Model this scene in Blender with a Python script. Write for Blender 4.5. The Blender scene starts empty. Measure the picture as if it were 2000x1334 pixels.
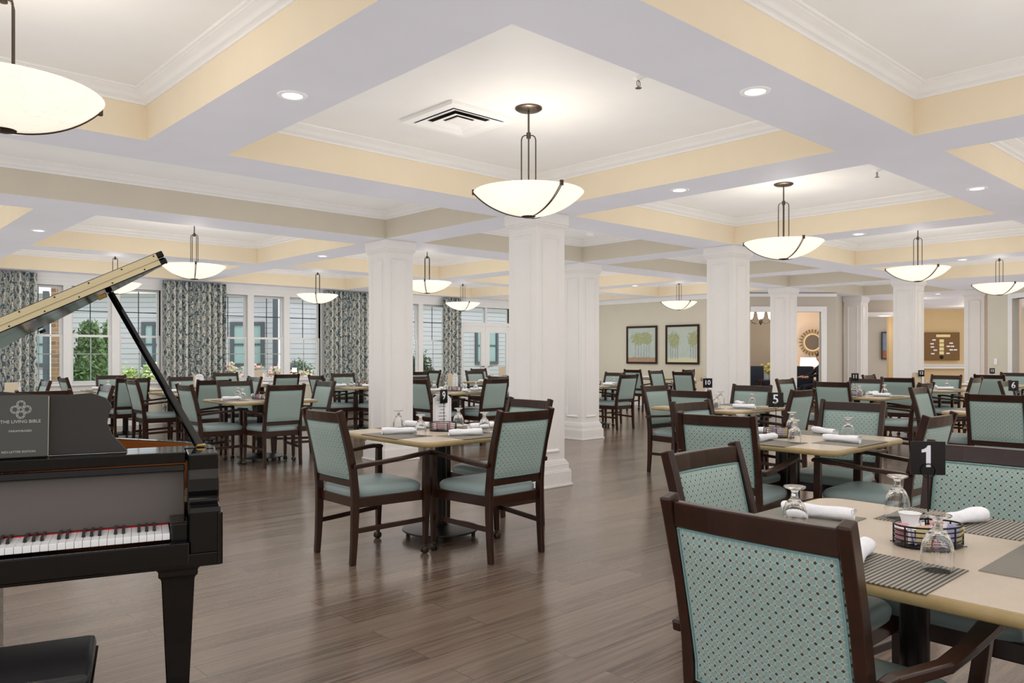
import bpy, bmesh, math, random
from mathutils import Vector, Matrix
random.seed(7)
C = bpy.context.scene.collection
PI = math.pi
R = math.radians

# ------------------------------------------------------------------ camera, world, exposure
CA, SA = math.cos(0.8252), math.sin(0.8252)      # heading of the view, 47.3 deg from the room's long axis
cam_d = bpy.data.cameras.new('camera'); cam = bpy.data.objects.new('camera', cam_d); C.objects.link(cam)
cam.location = (0, 0, 1.33); cam.rotation_euler = (R(90), 0, 0.8252 - PI / 2)
cam_d.sensor_width = 36; cam_d.lens = 1518.4 / 2000 * 36; cam_d.shift_y = 0.0119
cam_d.clip_start = 0.05; cam_d.clip_end = 300
sc = bpy.context.scene
sc.camera = cam
w = bpy.data.worlds.new('sky'); sc.world = w; w.use_nodes = True
w.node_tree.nodes['Background'].inputs[0].default_value = (0.90, 0.945, 1.0, 1)
w.node_tree.nodes['Background'].inputs[1].default_value = 1.15
sc.view_settings.view_transform = 'Standard'; sc.view_settings.look = 'None'
sc.view_settings.gamma = 1; sc.view_settings.use_curve_mapping = False
sc.view_settings.exposure = 0.25
sc.cycles.use_denoising = True
sc.cycles.use_fast_gi = True; sc.cycles.fast_gi_method = 'ADD'; sc.cycles.ao_bounces = 1; sc.cycles.ao_bounces_render = 1
w.light_settings.distance = 2.1; w.light_settings.ao_factor = 0.46
sc.cycles.max_bounces = 10; sc.cycles.diffuse_bounces = 6; sc.cycles.transmission_bounces = 8
sc.cycles.transparent_max_bounces = 12
sc.cycles.sample_clamp_indirect = 6
sc.cycles.caustics_refractive = False; sc.cycles.caustics_reflective = False

def sun(rot, power):
    l = bpy.data.lights.new('sun', 'SUN'); l.energy = power; l.angle = R(6); l.color = (1, .97, .92)
    o = bpy.data.objects.new('sun', l); C.objects.link(o); o.rotation_euler = rot
sun((R(38), 0, R(10)), 1.3)      # high sun over the garden court, from behind the building

def point(loc, power, col=(1, .86, .68), rad=.12):
    l = bpy.data.lights.new('lamp_light', 'POINT'); l.energy = power; l.color = col; l.shadow_soft_size = rad
    o = bpy.data.objects.new('lamp_light', l); C.objects.link(o); o.location = loc
    return o

# ------------------------------------------------------------------ node helpers / materials
def srgb(r, g, b):
    f = lambda c: ((c / 255) / 12.92 if c / 255 <= .04045 else ((c / 255 + .055) / 1.055) ** 2.4)
    return (f(r), f(g), f(b), 1)

class NT:
    def __init__(s, name):
        s.m = bpy.data.materials.new(name); s.m.use_nodes = True
        s.t = s.m.node_tree; s.b = s.t.nodes['Principled BSDF']
    def n(s, typ, **kw):
        nd = s.t.nodes.new(typ)
        for k, v in kw.items():
            if isinstance(k, str) and k.startswith('i_'):
                k2 = k[2:]
                nd.inputs[int(k2) if k2.isdigit() else k2.replace('_', ' ')].default_value = v
            else: setattr(nd, k, v)
        return nd
    def l(s, a, b): s.t.links.new(a, b)
    def math(s, op, a, b=None, c=None):
        nd = s.t.nodes.new('ShaderNodeMath'); nd.operation = op
        for i, v in enumerate((a, b, c)):
            if v is None: continue
            if isinstance(v, (int, float)): nd.inputs[i].default_value = v
            else: s.l(v, nd.inputs[i])
        return nd.outputs[0]
    def mix(s, f, a, b):
        nd = s.t.nodes.new('ShaderNodeMix'); nd.data_type = 'RGBA'
        if isinstance(f, (int, float)): nd.inputs[0].default_value = f
        else: s.l(f, nd.inputs[0])
        for i, v in ((6, a), (7, b)):
            if isinstance(v, tuple): nd.inputs[i].default_value = v
            else: s.l(v, nd.inputs[i])
        return nd.outputs[2]
    def coord(s, kind='Object', scale=None):
        o = s.t.nodes.new('ShaderNodeTexCoord').outputs[kind]
        if scale:
            mp = s.t.nodes.new('ShaderNodeMapping'); mp.inputs['Scale'].default_value = scale; s.l(o, mp.inputs[0]); o = mp.outputs[0]
        return o
    def noise(s, vec, scale, detail=3, rough=.5):
        nd = s.n('ShaderNodeTexNoise'); nd.inputs['Scale'].default_value = scale
        nd.inputs['Detail'].default_value = detail; nd.inputs['Roughness'].default_value = rough
        s.l(vec, nd.inputs['Vector']); return nd.outputs['Fac']
    def sep(s, v):
        nd = s.n('ShaderNodeSeparateXYZ'); s.l(v, nd.inputs[0]); return nd.outputs
    def bump(s, h, strength=.2, dist=.01):
        nd = s.n('ShaderNodeBump'); nd.inputs['Strength'].default_value = strength; nd.inputs['Distance'].default_value = dist
        s.l(h, nd.inputs['Height']); s.l(nd.outputs[0], s.b.inputs['Normal'])
    def base(s, v):
        if isinstance(v, tuple): s.b.inputs['Base Color'].default_value = v
        else: s.l(v, s.b.inputs['Base Color'])

def plain(name, col, rough=.5, metal=0, spec=None, var=.04, vs=3, emit=None, es=0, coat=0):
    t = NT(name)
    if var:
        f = t.noise(t.coord('Object'), vs, 3)
        d = tuple(c * (1 - var) for c in col[:3]) + (1,); u = tuple(min(1, c * (1 + var)) for c in col[:3]) + (1,)
        t.base(t.mix(f, d, u))
    else: t.base(col)
    t.b.inputs['Roughness'].default_value = rough; t.b.inputs['Metallic'].default_value = metal
    if spec is not None: t.b.inputs['Specular IOR Level'].default_value = spec
    if coat: t.b.inputs['Coat Weight'].default_value = coat; t.b.inputs['Coat Roughness'].default_value = .04
    if emit: t.b.inputs['Emission Color'].default_value = emit; t.b.inputs['Emission Strength'].default_value = es
    return t.m

def wood(name, dark, light, scale=(2, 14, 2), rough=.32, coat=.25):
    t = NT(name); v = t.coord('Object', scale)
    f = t.noise(v, 6, 5, .6)
    t.base(t.mix(f, dark, light)); t.b.inputs['Roughness'].default_value = rough
    t.b.inputs['Coat Weight'].default_value = coat; t.b.inputs['Coat Roughness'].default_value = .15
    return t.m

M = {}
M['soffit'] = plain('soffit_paint', srgb(218, 218, 226), .55)
M['ceil'] = plain('ceiling_paint', srgb(232, 232, 231), .6)
M['cream'] = plain('coffer_cream', srgb(231, 217, 192), .55)  # coffer faces: paler and yellower than the aisle recess faces
M['taupe'] = plain('aisle_taupe', srgb(204, 196, 180), .6)  # aisle recess faces: a greyer, deeper tone than the coffers
M['trim'] = plain('white_trim', srgb(232, 231, 230), .35)
M['column'] = plain('column_paint', srgb(228, 225, 222), .33)
M['wall'] = plain('wall_paint', srgb(206, 200, 184), .6)
M['wall2'] = plain('grey_beige_paint', srgb(190, 182, 170), .6)
M['wall_tan'] = plain('tan_paint', srgb(208, 182, 138), .6)
M['wall_brown'] = plain('brown_paint', srgb(150, 138, 122), .6)
M['wall_pink'] = plain('warm_beige_paint', srgb(226, 206, 184), .6)
M['chairwood'] = wood('dark_walnut', srgb(22, 11, 7), srgb(58, 28, 14), (3, 3, 3), .28, .3)
M['brass'] = plain('brass', srgb(222, 190, 120), .22, 1)
M['gold'] = plain('pale_gold', srgb(236, 222, 182), .34, .6)
M['bronze'] = plain('dark_bronze', srgb(92, 84, 76), .35, .9)
M['black'] = plain('black_metal', srgb(26, 25, 25), .35, .3)
M['pedestal'] = plain('black_pedestal', srgb(28, 24, 23), .3, .2)
M['steel'] = plain('brushed_steel', srgb(150, 148, 144), .3, .9)
M['piano'] = plain('piano_black_gloss', srgb(9, 8, 9), .07, 0, .55)
M['satin'] = plain('satin_black', srgb(46, 44, 43), .38, 0, .5)
M['ivory'] = plain('white_key', srgb(240, 240, 240), .2)
M['red'] = plain('red_felt', srgb(190, 25, 35), .8)
M['felt'] = plain('leather_black', srgb(22, 22, 26), .32, 0, .6)
M['card'] = plain('tan_card', srgb(202, 188, 165), .6)
M['paper'] = plain('white_paper', srgb(236, 236, 238), .6)
M['ink'] = plain('grey_ink', srgb(110, 112, 118), .7, var=0)
M['white'] = plain('white_plastic', srgb(240, 240, 240), .3)
M['signblack'] = plain('sign_black', srgb(20, 20, 24), .12, 0, .6)
M['number'] = plain('number_white', srgb(225, 225, 235), .4, var=0)
M['linen'] = None
M['silver'] = plain('silver_foil', srgb(196, 196, 192), .4, .3, var=0)
M['pink'] = plain('pink_paper', srgb(236, 176, 186), .6); M['yellow'] = plain('yellow_paper', srgb(228, 214, 160), .6)
M['blue'] = plain('blue_paper', srgb(178, 176, 218), .6); M['wpaper'] = plain('packet_white', srgb(238, 232, 232), .6)
M['dark'] = plain('duct_shade', srgb(40, 40, 42), .8)
M['suit'] = plain('dark_jacket', srgb(24, 26, 36), .8); M['skin'] = plain('skin', srgb(205, 150, 120), .5); M['hair'] = plain('dark_hair', srgb(52, 34, 26), .6)
M['navy'] = plain('navy_upholstery', srgb(34, 40, 54), .7)
M['rail_tan'] = M['wall_tan']
M['brick'] = None

def m_fabric():
    t = NT('teal_lattice_fabric'); s = t.sep(t.coord('Object'))
    p = .0172
    u = t.math('DIVIDE', s[1], p); v = t.math('DIVIDE', s[2], p)
    fu = t.math('SUBTRACT', t.math('FRACT', u), .5); fv = t.math('SUBTRACT', t.math('FRACT', v), .5)
    r = t.math('SQRT', t.math('ADD', t.math('MULTIPLY', fu, fu), t.math('MULTIPLY', fv, fv)))
    ring = t.math('LESS_THAN', t.math('ABSOLUTE', t.math('SUBTRACT', r, .49)), .035)
    iu = t.math('ROUND', u); iv = t.math('ROUND', v)
    cu = t.math('ABSOLUTE', t.math('SUBTRACT', u, iu)); cv = t.math('ABSOLUTE', t.math('SUBTRACT', v, iv))
    man = t.math('ADD', cu, cv); rad = t.math('SQRT', t.math('ADD', t.math('MULTIPLY', cu, cu), t.math('MULTIPLY', cv, cv)))
    par = t.math('MODULO', t.math('ABSOLUTE', t.math('ADD', iu, iv)), 2)
    odd = t.math('GREATER_THAN', par, .5); even = t.math('SUBTRACT', 1, odd)
    row2 = t.math('GREATER_THAN', t.math('MODULO', t.math('ABSOLUTE', iv), 2), .5)
    dia = t.math('MULTIPLY', t.math('LESS_THAN', man, .27), even)
    hoop = t.math('MULTIPLY', t.math('MULTIPLY', t.math('LESS_THAN', t.math('ABSOLUTE', t.math('SUBTRACT', rad, .16)), .045), odd), row2)
    dot = t.math('MULTIPLY', t.math('LESS_THAN', rad, .11), t.math('MULTIPLY', odd, t.math('SUBTRACT', 1, row2)))
    c = t.mix(ring, srgb(136, 162, 159), srgb(182, 186, 170))
    c = t.mix(hoop, c, srgb(130, 98, 78)); c = t.mix(dot, c, srgb(128, 104, 88)); c = t.mix(dia, c, srgb(58, 56, 56))
    t.base(c); t.b.inputs['Roughness'].default_value = .6
    t.b.inputs['Sheen Weight'].default_value = .2
    return t.m
M['fabric'] = m_fabric()
M['vinyl'] = plain('teal_vinyl', srgb(140, 156, 155), .34, 0, .5, var=.03)
M['piping'] = plain('teal_piping', srgb(118, 152, 152), .5)

def m_floor():
    t = NT('wood_plank_floor'); v = t.coord('Object')
    b = t.n('ShaderNodeTexBrick'); t.l(v, b.inputs['Vector'])
    b.inputs['Scale'].default_value = 1; b.inputs['Brick Width'].default_value = 1.25; b.inputs['Row Height'].default_value = .152
    b.inputs['Mortar Size'].default_value = .0012; b.inputs['Mortar Smooth'].default_value = .2; b.offset = .37
    b.inputs['Color1'].default_value = (0, 0, 0, 1); b.inputs['Color2'].default_value = (1, 1, 1, 1); b.inputs['Mortar'].default_value = (0, 0, 0, 1)
    mp = t.n('ShaderNodeMapping'); mp.inputs['Scale'].default_value = (.8, 18, 1); t.l(v, mp.inputs[0])
    off = t.n('ShaderNodeVectorMath', operation='MULTIPLY_ADD'); t.l(b.outputs['Color'], off.inputs[0]); off.inputs[1].default_value = (7, 9, 5); t.l(mp.outputs[0], off.inputs[2])
    g = t.noise(off.outputs[0], 2.2, 7, .62); g2 = t.noise(off.outputs[0], .7, 3, .5)
    gr = t.n('ShaderNodeValToRGB'); t.l(g, gr.inputs[0]); gr.color_ramp.elements[0].position = .3; gr.color_ramp.elements[1].position = .72
    c = t.mix(gr.outputs[0], srgb(42, 30, 24), srgb(132, 111, 95))
    rr = t.n('ShaderNodeValToRGB'); t.l(g2, rr.inputs[0]); rr.color_ramp.elements[0].position = .35; rr.color_ramp.elements[1].position = .7
    c = t.mix(t.math('MULTIPLY', rr.outputs[0], .5), c, srgb(98, 80, 68))
    c2 = t.mix(t.math('MULTIPLY', b.outputs['Color'], .6), c, srgb(126, 108, 95))
    c3 = t.mix(b.outputs['Fac'], c2, srgb(30, 24, 20))
    t.base(c3)
    t.l(t.math('ADD', t.math('MULTIPLY', g, .16), .13), t.b.inputs['Roughness'])
    t.b.inputs['Specular IOR Level'].default_value = .95
    t.bump(t.math('SUBTRACT', t.math('MULTIPLY', g, .35), b.outputs['Fac']), .12, .0015)
    return t.m
M['floor'] = m_floor()

def m_laminate():
    t = NT('beige_laminate'); f = t.noise(t.coord('Object'), 260, 2, .7); g = t.noise(t.coord('Object'), 20, 3, .6)
    t.base(t.mix(t.math('ADD', t.math('MULTIPLY', f, .6), t.math('MULTIPLY', g, .4)), srgb(176, 160, 140), srgb(206, 192, 174)))
    t.b.inputs['Roughness'].default_value = .28; return t.m
M['laminate'] = m_laminate()
M['edge'] = wood('golden_edge', srgb(138, 116, 76), srgb(176, 154, 110), (2, 2, 2), .25, .3)

def m_mat():
    t = NT('woven_placemat'); s = t.sep(t.coord('Object'))
    a = t.math('FRACT', t.math('DIVIDE', s[1], .0125)); b = t.math('FRACT', t.math('DIVIDE', s[0], .004))
    st = t.math('GREATER_THAN', a, .45)
    c = t.mix(st, srgb(66, 64, 60), srgb(164, 158, 146)); c = t.mix(t.math('MULTIPLY', t.math('GREATER_THAN', b, .6), .35), c, srgb(90, 86, 80))
    t.base(c); t.b.inputs['Roughness'].default_value = .6; t.bump(st, .5, .001); return t.m
M['mat'] = m_mat()

def m_linen():
    t = NT('white_linen'); f = t.noise(t.coord('Object'), 25, 4, .6); t.base(t.mix(f, srgb(226, 226, 232), srgb(250, 250, 252)))
    t.b.inputs['Roughness'].default_value = .8; t.bump(f, .4, .01); return t.m
M['linen'] = m_linen()

def m_glass():
    t = NT('clear_glass'); t.b.inputs['Base Color'].default_value = (1, 1, 1, 1); t.b.inputs['Roughness'].default_value = .01
    t.b.inputs['Transmission Weight'].default_value = 1; t.b.inputs['IOR'].default_value = 1.48
    f = t.noise(t.coord('Object'), 90, 2, .5); t.bump(f, .12, .002); return t.m
M['glass'] = m_glass()

def m_pane():
    m = bpy.data.materials.new('window_glass'); m.use_nodes = True; t = m.node_tree; t.nodes.clear()
    o = t.nodes.new('ShaderNodeOutputMaterial'); tr = t.nodes.new('ShaderNodeBsdfTransparent'); gl = t.nodes.new('ShaderNodeBsdfGlossy')
    gl.inputs['Roughness'].default_value = 0; tr.inputs[0].default_value = (.95, .98, .98, 1)
    fr = t.nodes.new('ShaderNodeFresnel'); fr.inputs[0].default_value = 1.35; mx = t.nodes.new('ShaderNodeMixShader')
    t.links.new(fr.outputs[0], mx.inputs[0]); t.links.new(tr.outputs[0], mx.inputs[1]); t.links.new(gl.outputs[0], mx.inputs[2]); t.links.new(mx.outputs[0], o.inputs[0])
    return m
M['pane'] = m_pane()

def m_bowl():
    t = NT('alabaster_glass'); v = t.coord('Object'); f = t.noise(v, 5, 4, .6)
    vein = t.math('LESS_THAN', t.math('ABSOLUTE', t.math('SUBTRACT', f, .5)), .006)
    z = t.sep(v)[2]
    c = t.mix(f, (1, .86, .70, 1), (1, .93, .83, 1)); c = t.mix(t.math('MULTIPLY', vein, .35), c, (.72, .58, .45, 1))
    t.base(c); t.b.inputs['Roughness'].default_value = .25
    t.l(c, t.b.inputs['Emission Color']); t.b.inputs['Emission Strength'].default_value = .5
    return t.m
M['bowl'] = m_bowl()
M['downlight'] = plain('downlight_glow', (1, .95, .85, 1), .4, emit=(1, .93, .8, 1), es=5, var=0)
M['shade'] = plain('lit_shade', (1, .9, .75, 1), .6, emit=(1, .88, .7, 1), es=2.2, var=0)

def m_curtain():
    t = NT('ogee_damask'); s = t.sep(t.coord('UV'))
    p = .30; q = .42
    u = t.math('DIVIDE', s[0], p); v = t.math('DIVIDE', s[1], q)
    sv = t.math('SINE', t.math('MULTIPLY', v, 2 * PI))
    d = t.math('ABSOLUTE', t.math('SUBTRACT', t.math('FRACT', t.math('ADD', u, t.math('MULTIPLY', sv, .22))), .5))
    d2 = t.math('ABSOLUTE', t.math('SUBTRACT', t.math('FRACT', t.math('SUBTRACT', u, t.math('MULTIPLY', sv, .22))), .5))
    band = t.math('LESS_THAN', t.math('MINIMUM', d, d2), .075)
    vo = t.n('ShaderNodeTexVoronoi'); cmb = t.n('ShaderNodeCombineXYZ'); t.l(t.math('MULTIPLY', s[0], 22), cmb.inputs[0]); t.l(t.math('MULTIPLY', s[1], 22), cmb.inputs[1])
    t.l(cmb.outputs[0], vo.inputs['Vector']); vo.inputs['Scale'].default_value = 1
    scr = t.math('LESS_THAN', t.math('ABSOLUTE', t.math('SUBTRACT', vo.outputs['Distance'], .42)), .12)
    f = t.math('MAXIMUM', band, scr)
    t.base(t.mix(f, srgb(86, 106, 116), srgb(206, 204, 194))); t.b.inputs['Roughness'].default_value = .85
    return t.m
M['curtain'] = m_curtain()

def m_siding():
    t = NT('grey_siding'); z = t.sep(t.coord('Object'))[2]
    a = t.math('FRACT', t.math('DIVIDE', z, .165))
    t.base(t.mix(t.math('LESS_THAN', a, .1), srgb(176, 173, 180), srgb(112, 110, 120))); t.b.inputs['Roughness'].default_value = .7
    t.bump(a, .4, .02); return t.m
M['siding'] = m_siding()

def m_brick():
    t = NT('brown_brick'); b = t.n('ShaderNodeTexBrick'); v = t.coord('Object'); s = t.sep(v); cmb = t.n('ShaderNodeCombineXYZ')
    t.l(t.math('ADD', s[0], s[1]), cmb.inputs[0]); t.l(s[2], cmb.inputs[1]); t.l(cmb.outputs[0], b.inputs['Vector'])
    b.inputs['Scale'].default_value = 1; b.inputs['Brick Width'].default_value = .3; b.inputs['Row Height'].default_value = .11; b.inputs['Mortar Size'].default_value = .008
    b.inputs['Color1'].default_value = srgb(150, 112, 84); b.inputs['Color2'].default_value = srgb(110, 82, 66); b.inputs['Mortar'].default_value = srgb(150, 140, 128)
    t.l(b.outputs['Color'], t.b.inputs['Base Color']); t.b.inputs['Roughness'].default_value = .9; return t.m
M['brick'] = m_brick()

def m_leaf(name, a, b, c=None, thr=.68, sc_=30):
    t = NT(name); f = t.noise(t.coord('Object'), sc_, 4, .7); col = t.mix(f, a, b)
    if c:
        g = t.noise(t.coord('Object'), 13, 2, .5); col = t.mix(t.math('GREATER_THAN', g, thr), col, c)
    t.base(col); t.b.inputs['Roughness'].default_value = .7; return t.m
M['conifer'] = m_leaf('conifer_green', srgb(38, 62, 34), srgb(110, 140, 80))
M['rose'] = m_leaf('rose_bush_green', srgb(90, 120, 50), srgb(190, 205, 120), srgb(244, 244, 236), .62)
M['pinkbush'] = m_leaf('pink_bush', srgb(110, 130, 84), srgb(196, 200, 150), srgb(226, 168, 178), .52)
M['darkbush'] = m_leaf('dark_bush', srgb(30, 48, 30), srgb(86, 108, 70))
M['grass'] = m_leaf('lawn', srgb(96, 120, 66), srgb(140, 156, 96))
M['frame_dark'] = plain('dark_window_frame', srgb(74, 78, 86), .5)
M['teal_glass'] = plain('reflecting_glass', srgb(140, 160, 162), .1, 0, .6)

def m_tree_art(seed):
    t = NT('tree_painting'); s = t.sep(t.coord('Object')); x = s[0]; z = s[2]
    v = t.coord('Object'); n = t.noise(v, 9, 6, .7); n2 = t.noise(v, 26, 4, .7)
    bg = t.mix(n, srgb(150, 178, 186), srgb(206, 206, 184))
    g = t.mix(t.math('LESS_THAN', t.math('ADD', z, t.math('MULTIPLY', n, .12)), -.26), bg, t.mix(n2, srgb(138, 110, 104), srgb(196, 170, 130)) if seed == 0 else srgb(206, 206, 176))
    def blob(cx, cz, rx, rz):
        a = t.math('DIVIDE', t.math('SUBTRACT', x, cx), rx); b = t.math('DIVIDE', t.math('SUBTRACT', z, cz), rz)
        d = t.math('ADD', t.math('MULTIPLY', a, a), t.math('MULTIPLY', b, b))
        return t.math('LESS_THAN', t.math('ADD', d, t.math('MULTIPLY', n2, 3.4)), 2.35)
    if seed == 0: f = t.math('MAXIMUM', blob(-.12, .16, .26, .19), blob(.15, .17, .24, .18))
    else: f = t.math('MAXIMUM', blob(-.24, .12, .22, .22), blob(.33, .14, .19, .24))
    xs = [-.2, -.1, -.02, .08, .16, .24] if seed == 0 else [-.34, -.28, -.2, -.13, .24, .32, .38]
    tr = None
    for k in xs:
        q = t.math('LESS_THAN', t.math('ABSOLUTE', t.math('SUBTRACT', x, t.math('ADD', k, t.math('MULTIPLY', t.math('SUBTRACT', n, .5), .05)))), .008)
        tr = q if tr is None else t.math('MAXIMUM', tr, q)
    tr = t.math('MULTIPLY', tr, t.math('MULTIPLY', t.math('LESS_THAN', z, .1), t.math('GREATER_THAN', z, -.36)))
    c = t.mix(t.math('MULTIPLY', tr, .7), g, srgb(112, 116, 130)); c = t.mix(f, c, t.mix(n2, srgb(118, 134, 96), srgb(190, 190, 148)))
    t.base(c); t.b.inputs['Roughness'].default_value = .5; return t.m

def m_sunset_art():
    t = NT('landscape_painting'); z = t.sep(t.coord('Object'))[2]; n = t.noise(t.coord('Object'), 8, 4, .6)
    c = t.mix(t.math('LESS_THAN', t.math('ADD', z, t.math('MULTIPLY', n, .1)), -.1), t.mix(n, srgb(96, 120, 150), srgb(140, 156, 170)), t.mix(n, srgb(80, 84, 70), srgb(200, 120, 80)))
    t.base(c); return t.m

# ------------------------------------------------------------------ mesh helpers
class MB:
    def __init__(s): s.v = []; s.f = []; s.uv = None
    def add(s, vs, fs):
        k = len(s.v); s.v += [tuple(v) for v in vs]; s.f += [tuple(i + k for i in f) for f in fs]; return s
    def box(s, c, d, rz=0, ch=0.0, mat=None):
        hx, hy, hz = d[0] / 2, d[1] / 2, d[2] / 2
        if ch <= 0:
            vs = [(x * hx, y * hy, z * hz) for x in (-1, 1) for y in (-1, 1) for z in (-1, 1)]
            fs = [(0, 1, 3, 2), (4, 6, 7, 5), (0, 4, 5, 1), (2, 3, 7, 6), (0, 2, 6, 4), (1, 5, 7, 3)]
        else:
            ch = min(ch, hx * .95, hy * .95, hz * .95)
            bm = bmesh.new(); bmesh.ops.create_cube(bm, size=1)
            for v in bm.verts: v.co = Vector((v.co.x * 2 * hx, v.co.y * 2 * hy, v.co.z * 2 * hz))
            bmesh.ops.bevel(bm, geom=bm.edges[:], offset=ch, segments=2, affect='EDGES', profile=.6)
            bm.verts.index_update()
            vs = [v.co.copy() for v in bm.verts]; fs = [tuple(v.index for v in f.verts) for f in bm.faces]; bm.free()
        if mat is not None: vs = [mat @ Vector(v) for v in vs]
        elif rz:
            a, b = math.cos(rz), math.sin(rz); vs = [(v[0] * a - v[1] * b, v[0] * b + v[1] * a, v[2]) for v in vs]
        if mat is None: vs = [(v[0] + c[0], v[1] + c[1], v[2] + c[2]) for v in vs]
        return s.add(vs, fs)
    def span(s, x0, x1, y0, y1, z0, z1, ch=0):
        return s.box(((x0 + x1) / 2, (y0 + y1) / 2, (z0 + z1) / 2), (abs(x1 - x0), abs(y1 - y0), abs(z1 - z0)), ch=ch)
    def lathe(s, prof, n=24, c=(0, 0, 0), sx=1, sy=1, cap=True):
        vs = []; fs = []
        for (r, z) in prof:
            for i in range(n):
                a = 2 * PI * i / n; vs.append((c[0] + r * math.cos(a) * sx, c[1] + r * math.sin(a) * sy, c[2] + z))
        for j in range(len(prof) - 1):
            for i in range(n): fs.append((j * n + i, j * n + (i + 1) % n, (j + 1) * n + (i + 1) % n, (j + 1) * n + i))
        if cap:
            if prof[0][0] > 1e-6: fs.append(tuple(range(n - 1, -1, -1)))
            if prof[-1][0] > 1e-6: fs.append(tuple((len(prof) - 1) * n + i for i in range(n)))
        return s.add(vs, fs)
    def tube(s, pts, r, n=8, closed=False, rs=None):
        pts = [Vector(p) for p in pts]; m = len(pts); vs = []; fs = []
        up = None
        for k, p in enumerate(pts):
            if closed: t = pts[(k + 1) % m] - pts[(k - 1) % m]
            else: t = pts[min(k + 1, m - 1)] - pts[max(k - 1, 0)]
            if t.length < 1e-9: t = Vector((0, 0, 1))
            t.normalize()
            if up is None:
                up = Vector((0, 0, 1)) if abs(t.z) < .9 else Vector((1, 0, 0))
            a = t.cross(up)
            if a.length < 1e-6: a = t.orthogonal()
            a.normalize(); b = a.cross(t).normalized(); up = b
            rr = rs[k] if rs else r
            for i in range(n):
                an = 2 * PI * i / n; vs.append(p + a * (rr * math.cos(an)) + b * (rr * math.sin(an)))
        for k in range(m if closed else m - 1):
            k2 = (k + 1) % m
            for i in range(n): fs.append((k * n + i, k * n + (i + 1) % n, k2 * n + (i + 1) % n, k2 * n + i))
        if not closed: fs += [tuple(range(n - 1, -1, -1)), tuple((m - 1) * n + i for i in range(n))]
        return s.add(vs, fs)
    def sweep(s, pts, w, h, dirs=None):
        """rectangular section w (across, in xy or given) by h along a poly-line in the xz-plane or 3-D"""
        pts = [Vector(p) for p in pts]; m = len(pts); vs = []; fs = []
        for k, p in enumerate(pts):
            t = (pts[min(k + 1, m - 1)] - pts[max(k - 1, 0)]).normalized()
            side = Vector(dirs) if dirs else Vector((0, 0, 1)).cross(t).normalized()
            nn = t.cross(side).normalized()
            ww = w[k] if isinstance(w, (list, tuple)) else w; hh = h[k] if isinstance(h, (list, tuple)) else h
            for a, b in ((-1, -1), (1, -1), (1, 1), (-1, 1)): vs.append(p + side * (a * ww / 2) + nn * (b * hh / 2))
        for k in range(m - 1):
            for i in range(4): fs.append((k * 4 + i, k * 4 + (i + 1) % 4, k * 4 + 4 + (i + 1) % 4, k * 4 + 4 + i))
        fs += [(3, 2, 1, 0), tuple((m - 1) * 4 + i for i in range(4))]
        return s.add(vs, fs)
    def prism(s, poly, z0, z1):
        n = len(poly)
        vs = [(p[0], p[1], z0) for p in poly] + [(p[0], p[1], z1) for p in poly]
        fs = [tuple(range(n - 1, -1, -1)), tuple(range(n, 2 * n))] + [(i, (i + 1) % n, n + (i + 1) % n, n + i) for i in range(n)]
        return s.add(vs, fs)
    def xf(s, mat):
        s.v = [tuple(mat @ Vector(v)) for v in s.v]; return s
    def build(s, name, m, parent=None, smooth=False, bevel=0, loc=None):
        me = bpy.data.meshes.new(name); me.from_pydata(s.v, [], s.f)
        bm = bmesh.new(); bm.from_mesh(me); bmesh.ops.recalc_face_normals(bm, faces=bm.faces[:]); bm.to_mesh(me); bm.free()
        me.materials.append(m); o = bpy.data.objects.new(name, me); C.objects.link(o)
        if smooth:
            me.polygons.foreach_set('use_smooth', [True] * len(me.polygons)); me.set_sharp_from_angle(angle=R(smooth if smooth > 1 else 40))
        if bevel:
            b = o.modifiers.new('bevel', 'BEVEL'); b.width = bevel; b.segments = 2; b.limit_method = 'ANGLE'; b.angle_limit = R(40)
        if parent: o.parent = parent
        if loc: o.location = loc
        return o

def tag(o, label, cat, group=None):
    o['label'] = label; o['category'] = cat
    if group: o['group'] = group
    return o
def thing(name, label, cat, loc=(0, 0, 0), rz=0, group=None):
    o = bpy.data.objects.new(name, None); C.objects.link(o); o.empty_display_size = .1
    o.location = loc; o.rotation_euler = (0, 0, rz); return tag(o, label, cat, group)
def struct(o): o['kind'] = 'structure'; return o
KIDS = {}
def kids(o):
    if o.name not in KIDS: KIDS[o.name] = list(o.children)
    return KIDS[o.name]
def dup(o, loc=None, rz=None, label=None, cat=None, group=None, parent=None):
    c = o.copy(); C.objects.link(c)
    if parent: c.parent = parent
    if loc is not None: c.location = loc
    if rz is not None: c.rotation_euler = (0, 0, rz)
    if label: c['label'] = label
    if group: c['group'] = group
    for ch in kids(o): dup(ch, parent=c)
    return c
def text_mesh(txt, size, name, m, parent, mat, ext=.0006, align='CENTER', bold=0.0):
    cu = bpy.data.curves.new('t', 'FONT'); cu.body = txt; cu.size = size; cu.align_x = align; cu.align_y = 'CENTER'; cu.extrude = ext; cu.offset = bold
    cu.resolution_u = 3
    o = bpy.data.objects.new('t', cu); C.objects.link(o)
    dg = bpy.context.evaluated_depsgraph_get(); me = bpy.data.meshes.new_from_object(o.evaluated_get(dg))
    bpy.data.objects.remove(o); bpy.data.curves.remove(cu)
    me.transform(mat); me.materials.clear(); me.materials.append(m); me.name = name
    o = bpy.data.objects.new(name, me); C.objects.link(o); o.parent = parent
    return o
# text lies in xy reading +x: stand it up facing -y
STAND = Matrix.Rotation(PI / 2, 4, 'X')
def W(lat, d): return (lat * SA + d * CA, -lat * CA + d * SA)      # plan frame of the 45-degree walls

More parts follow.
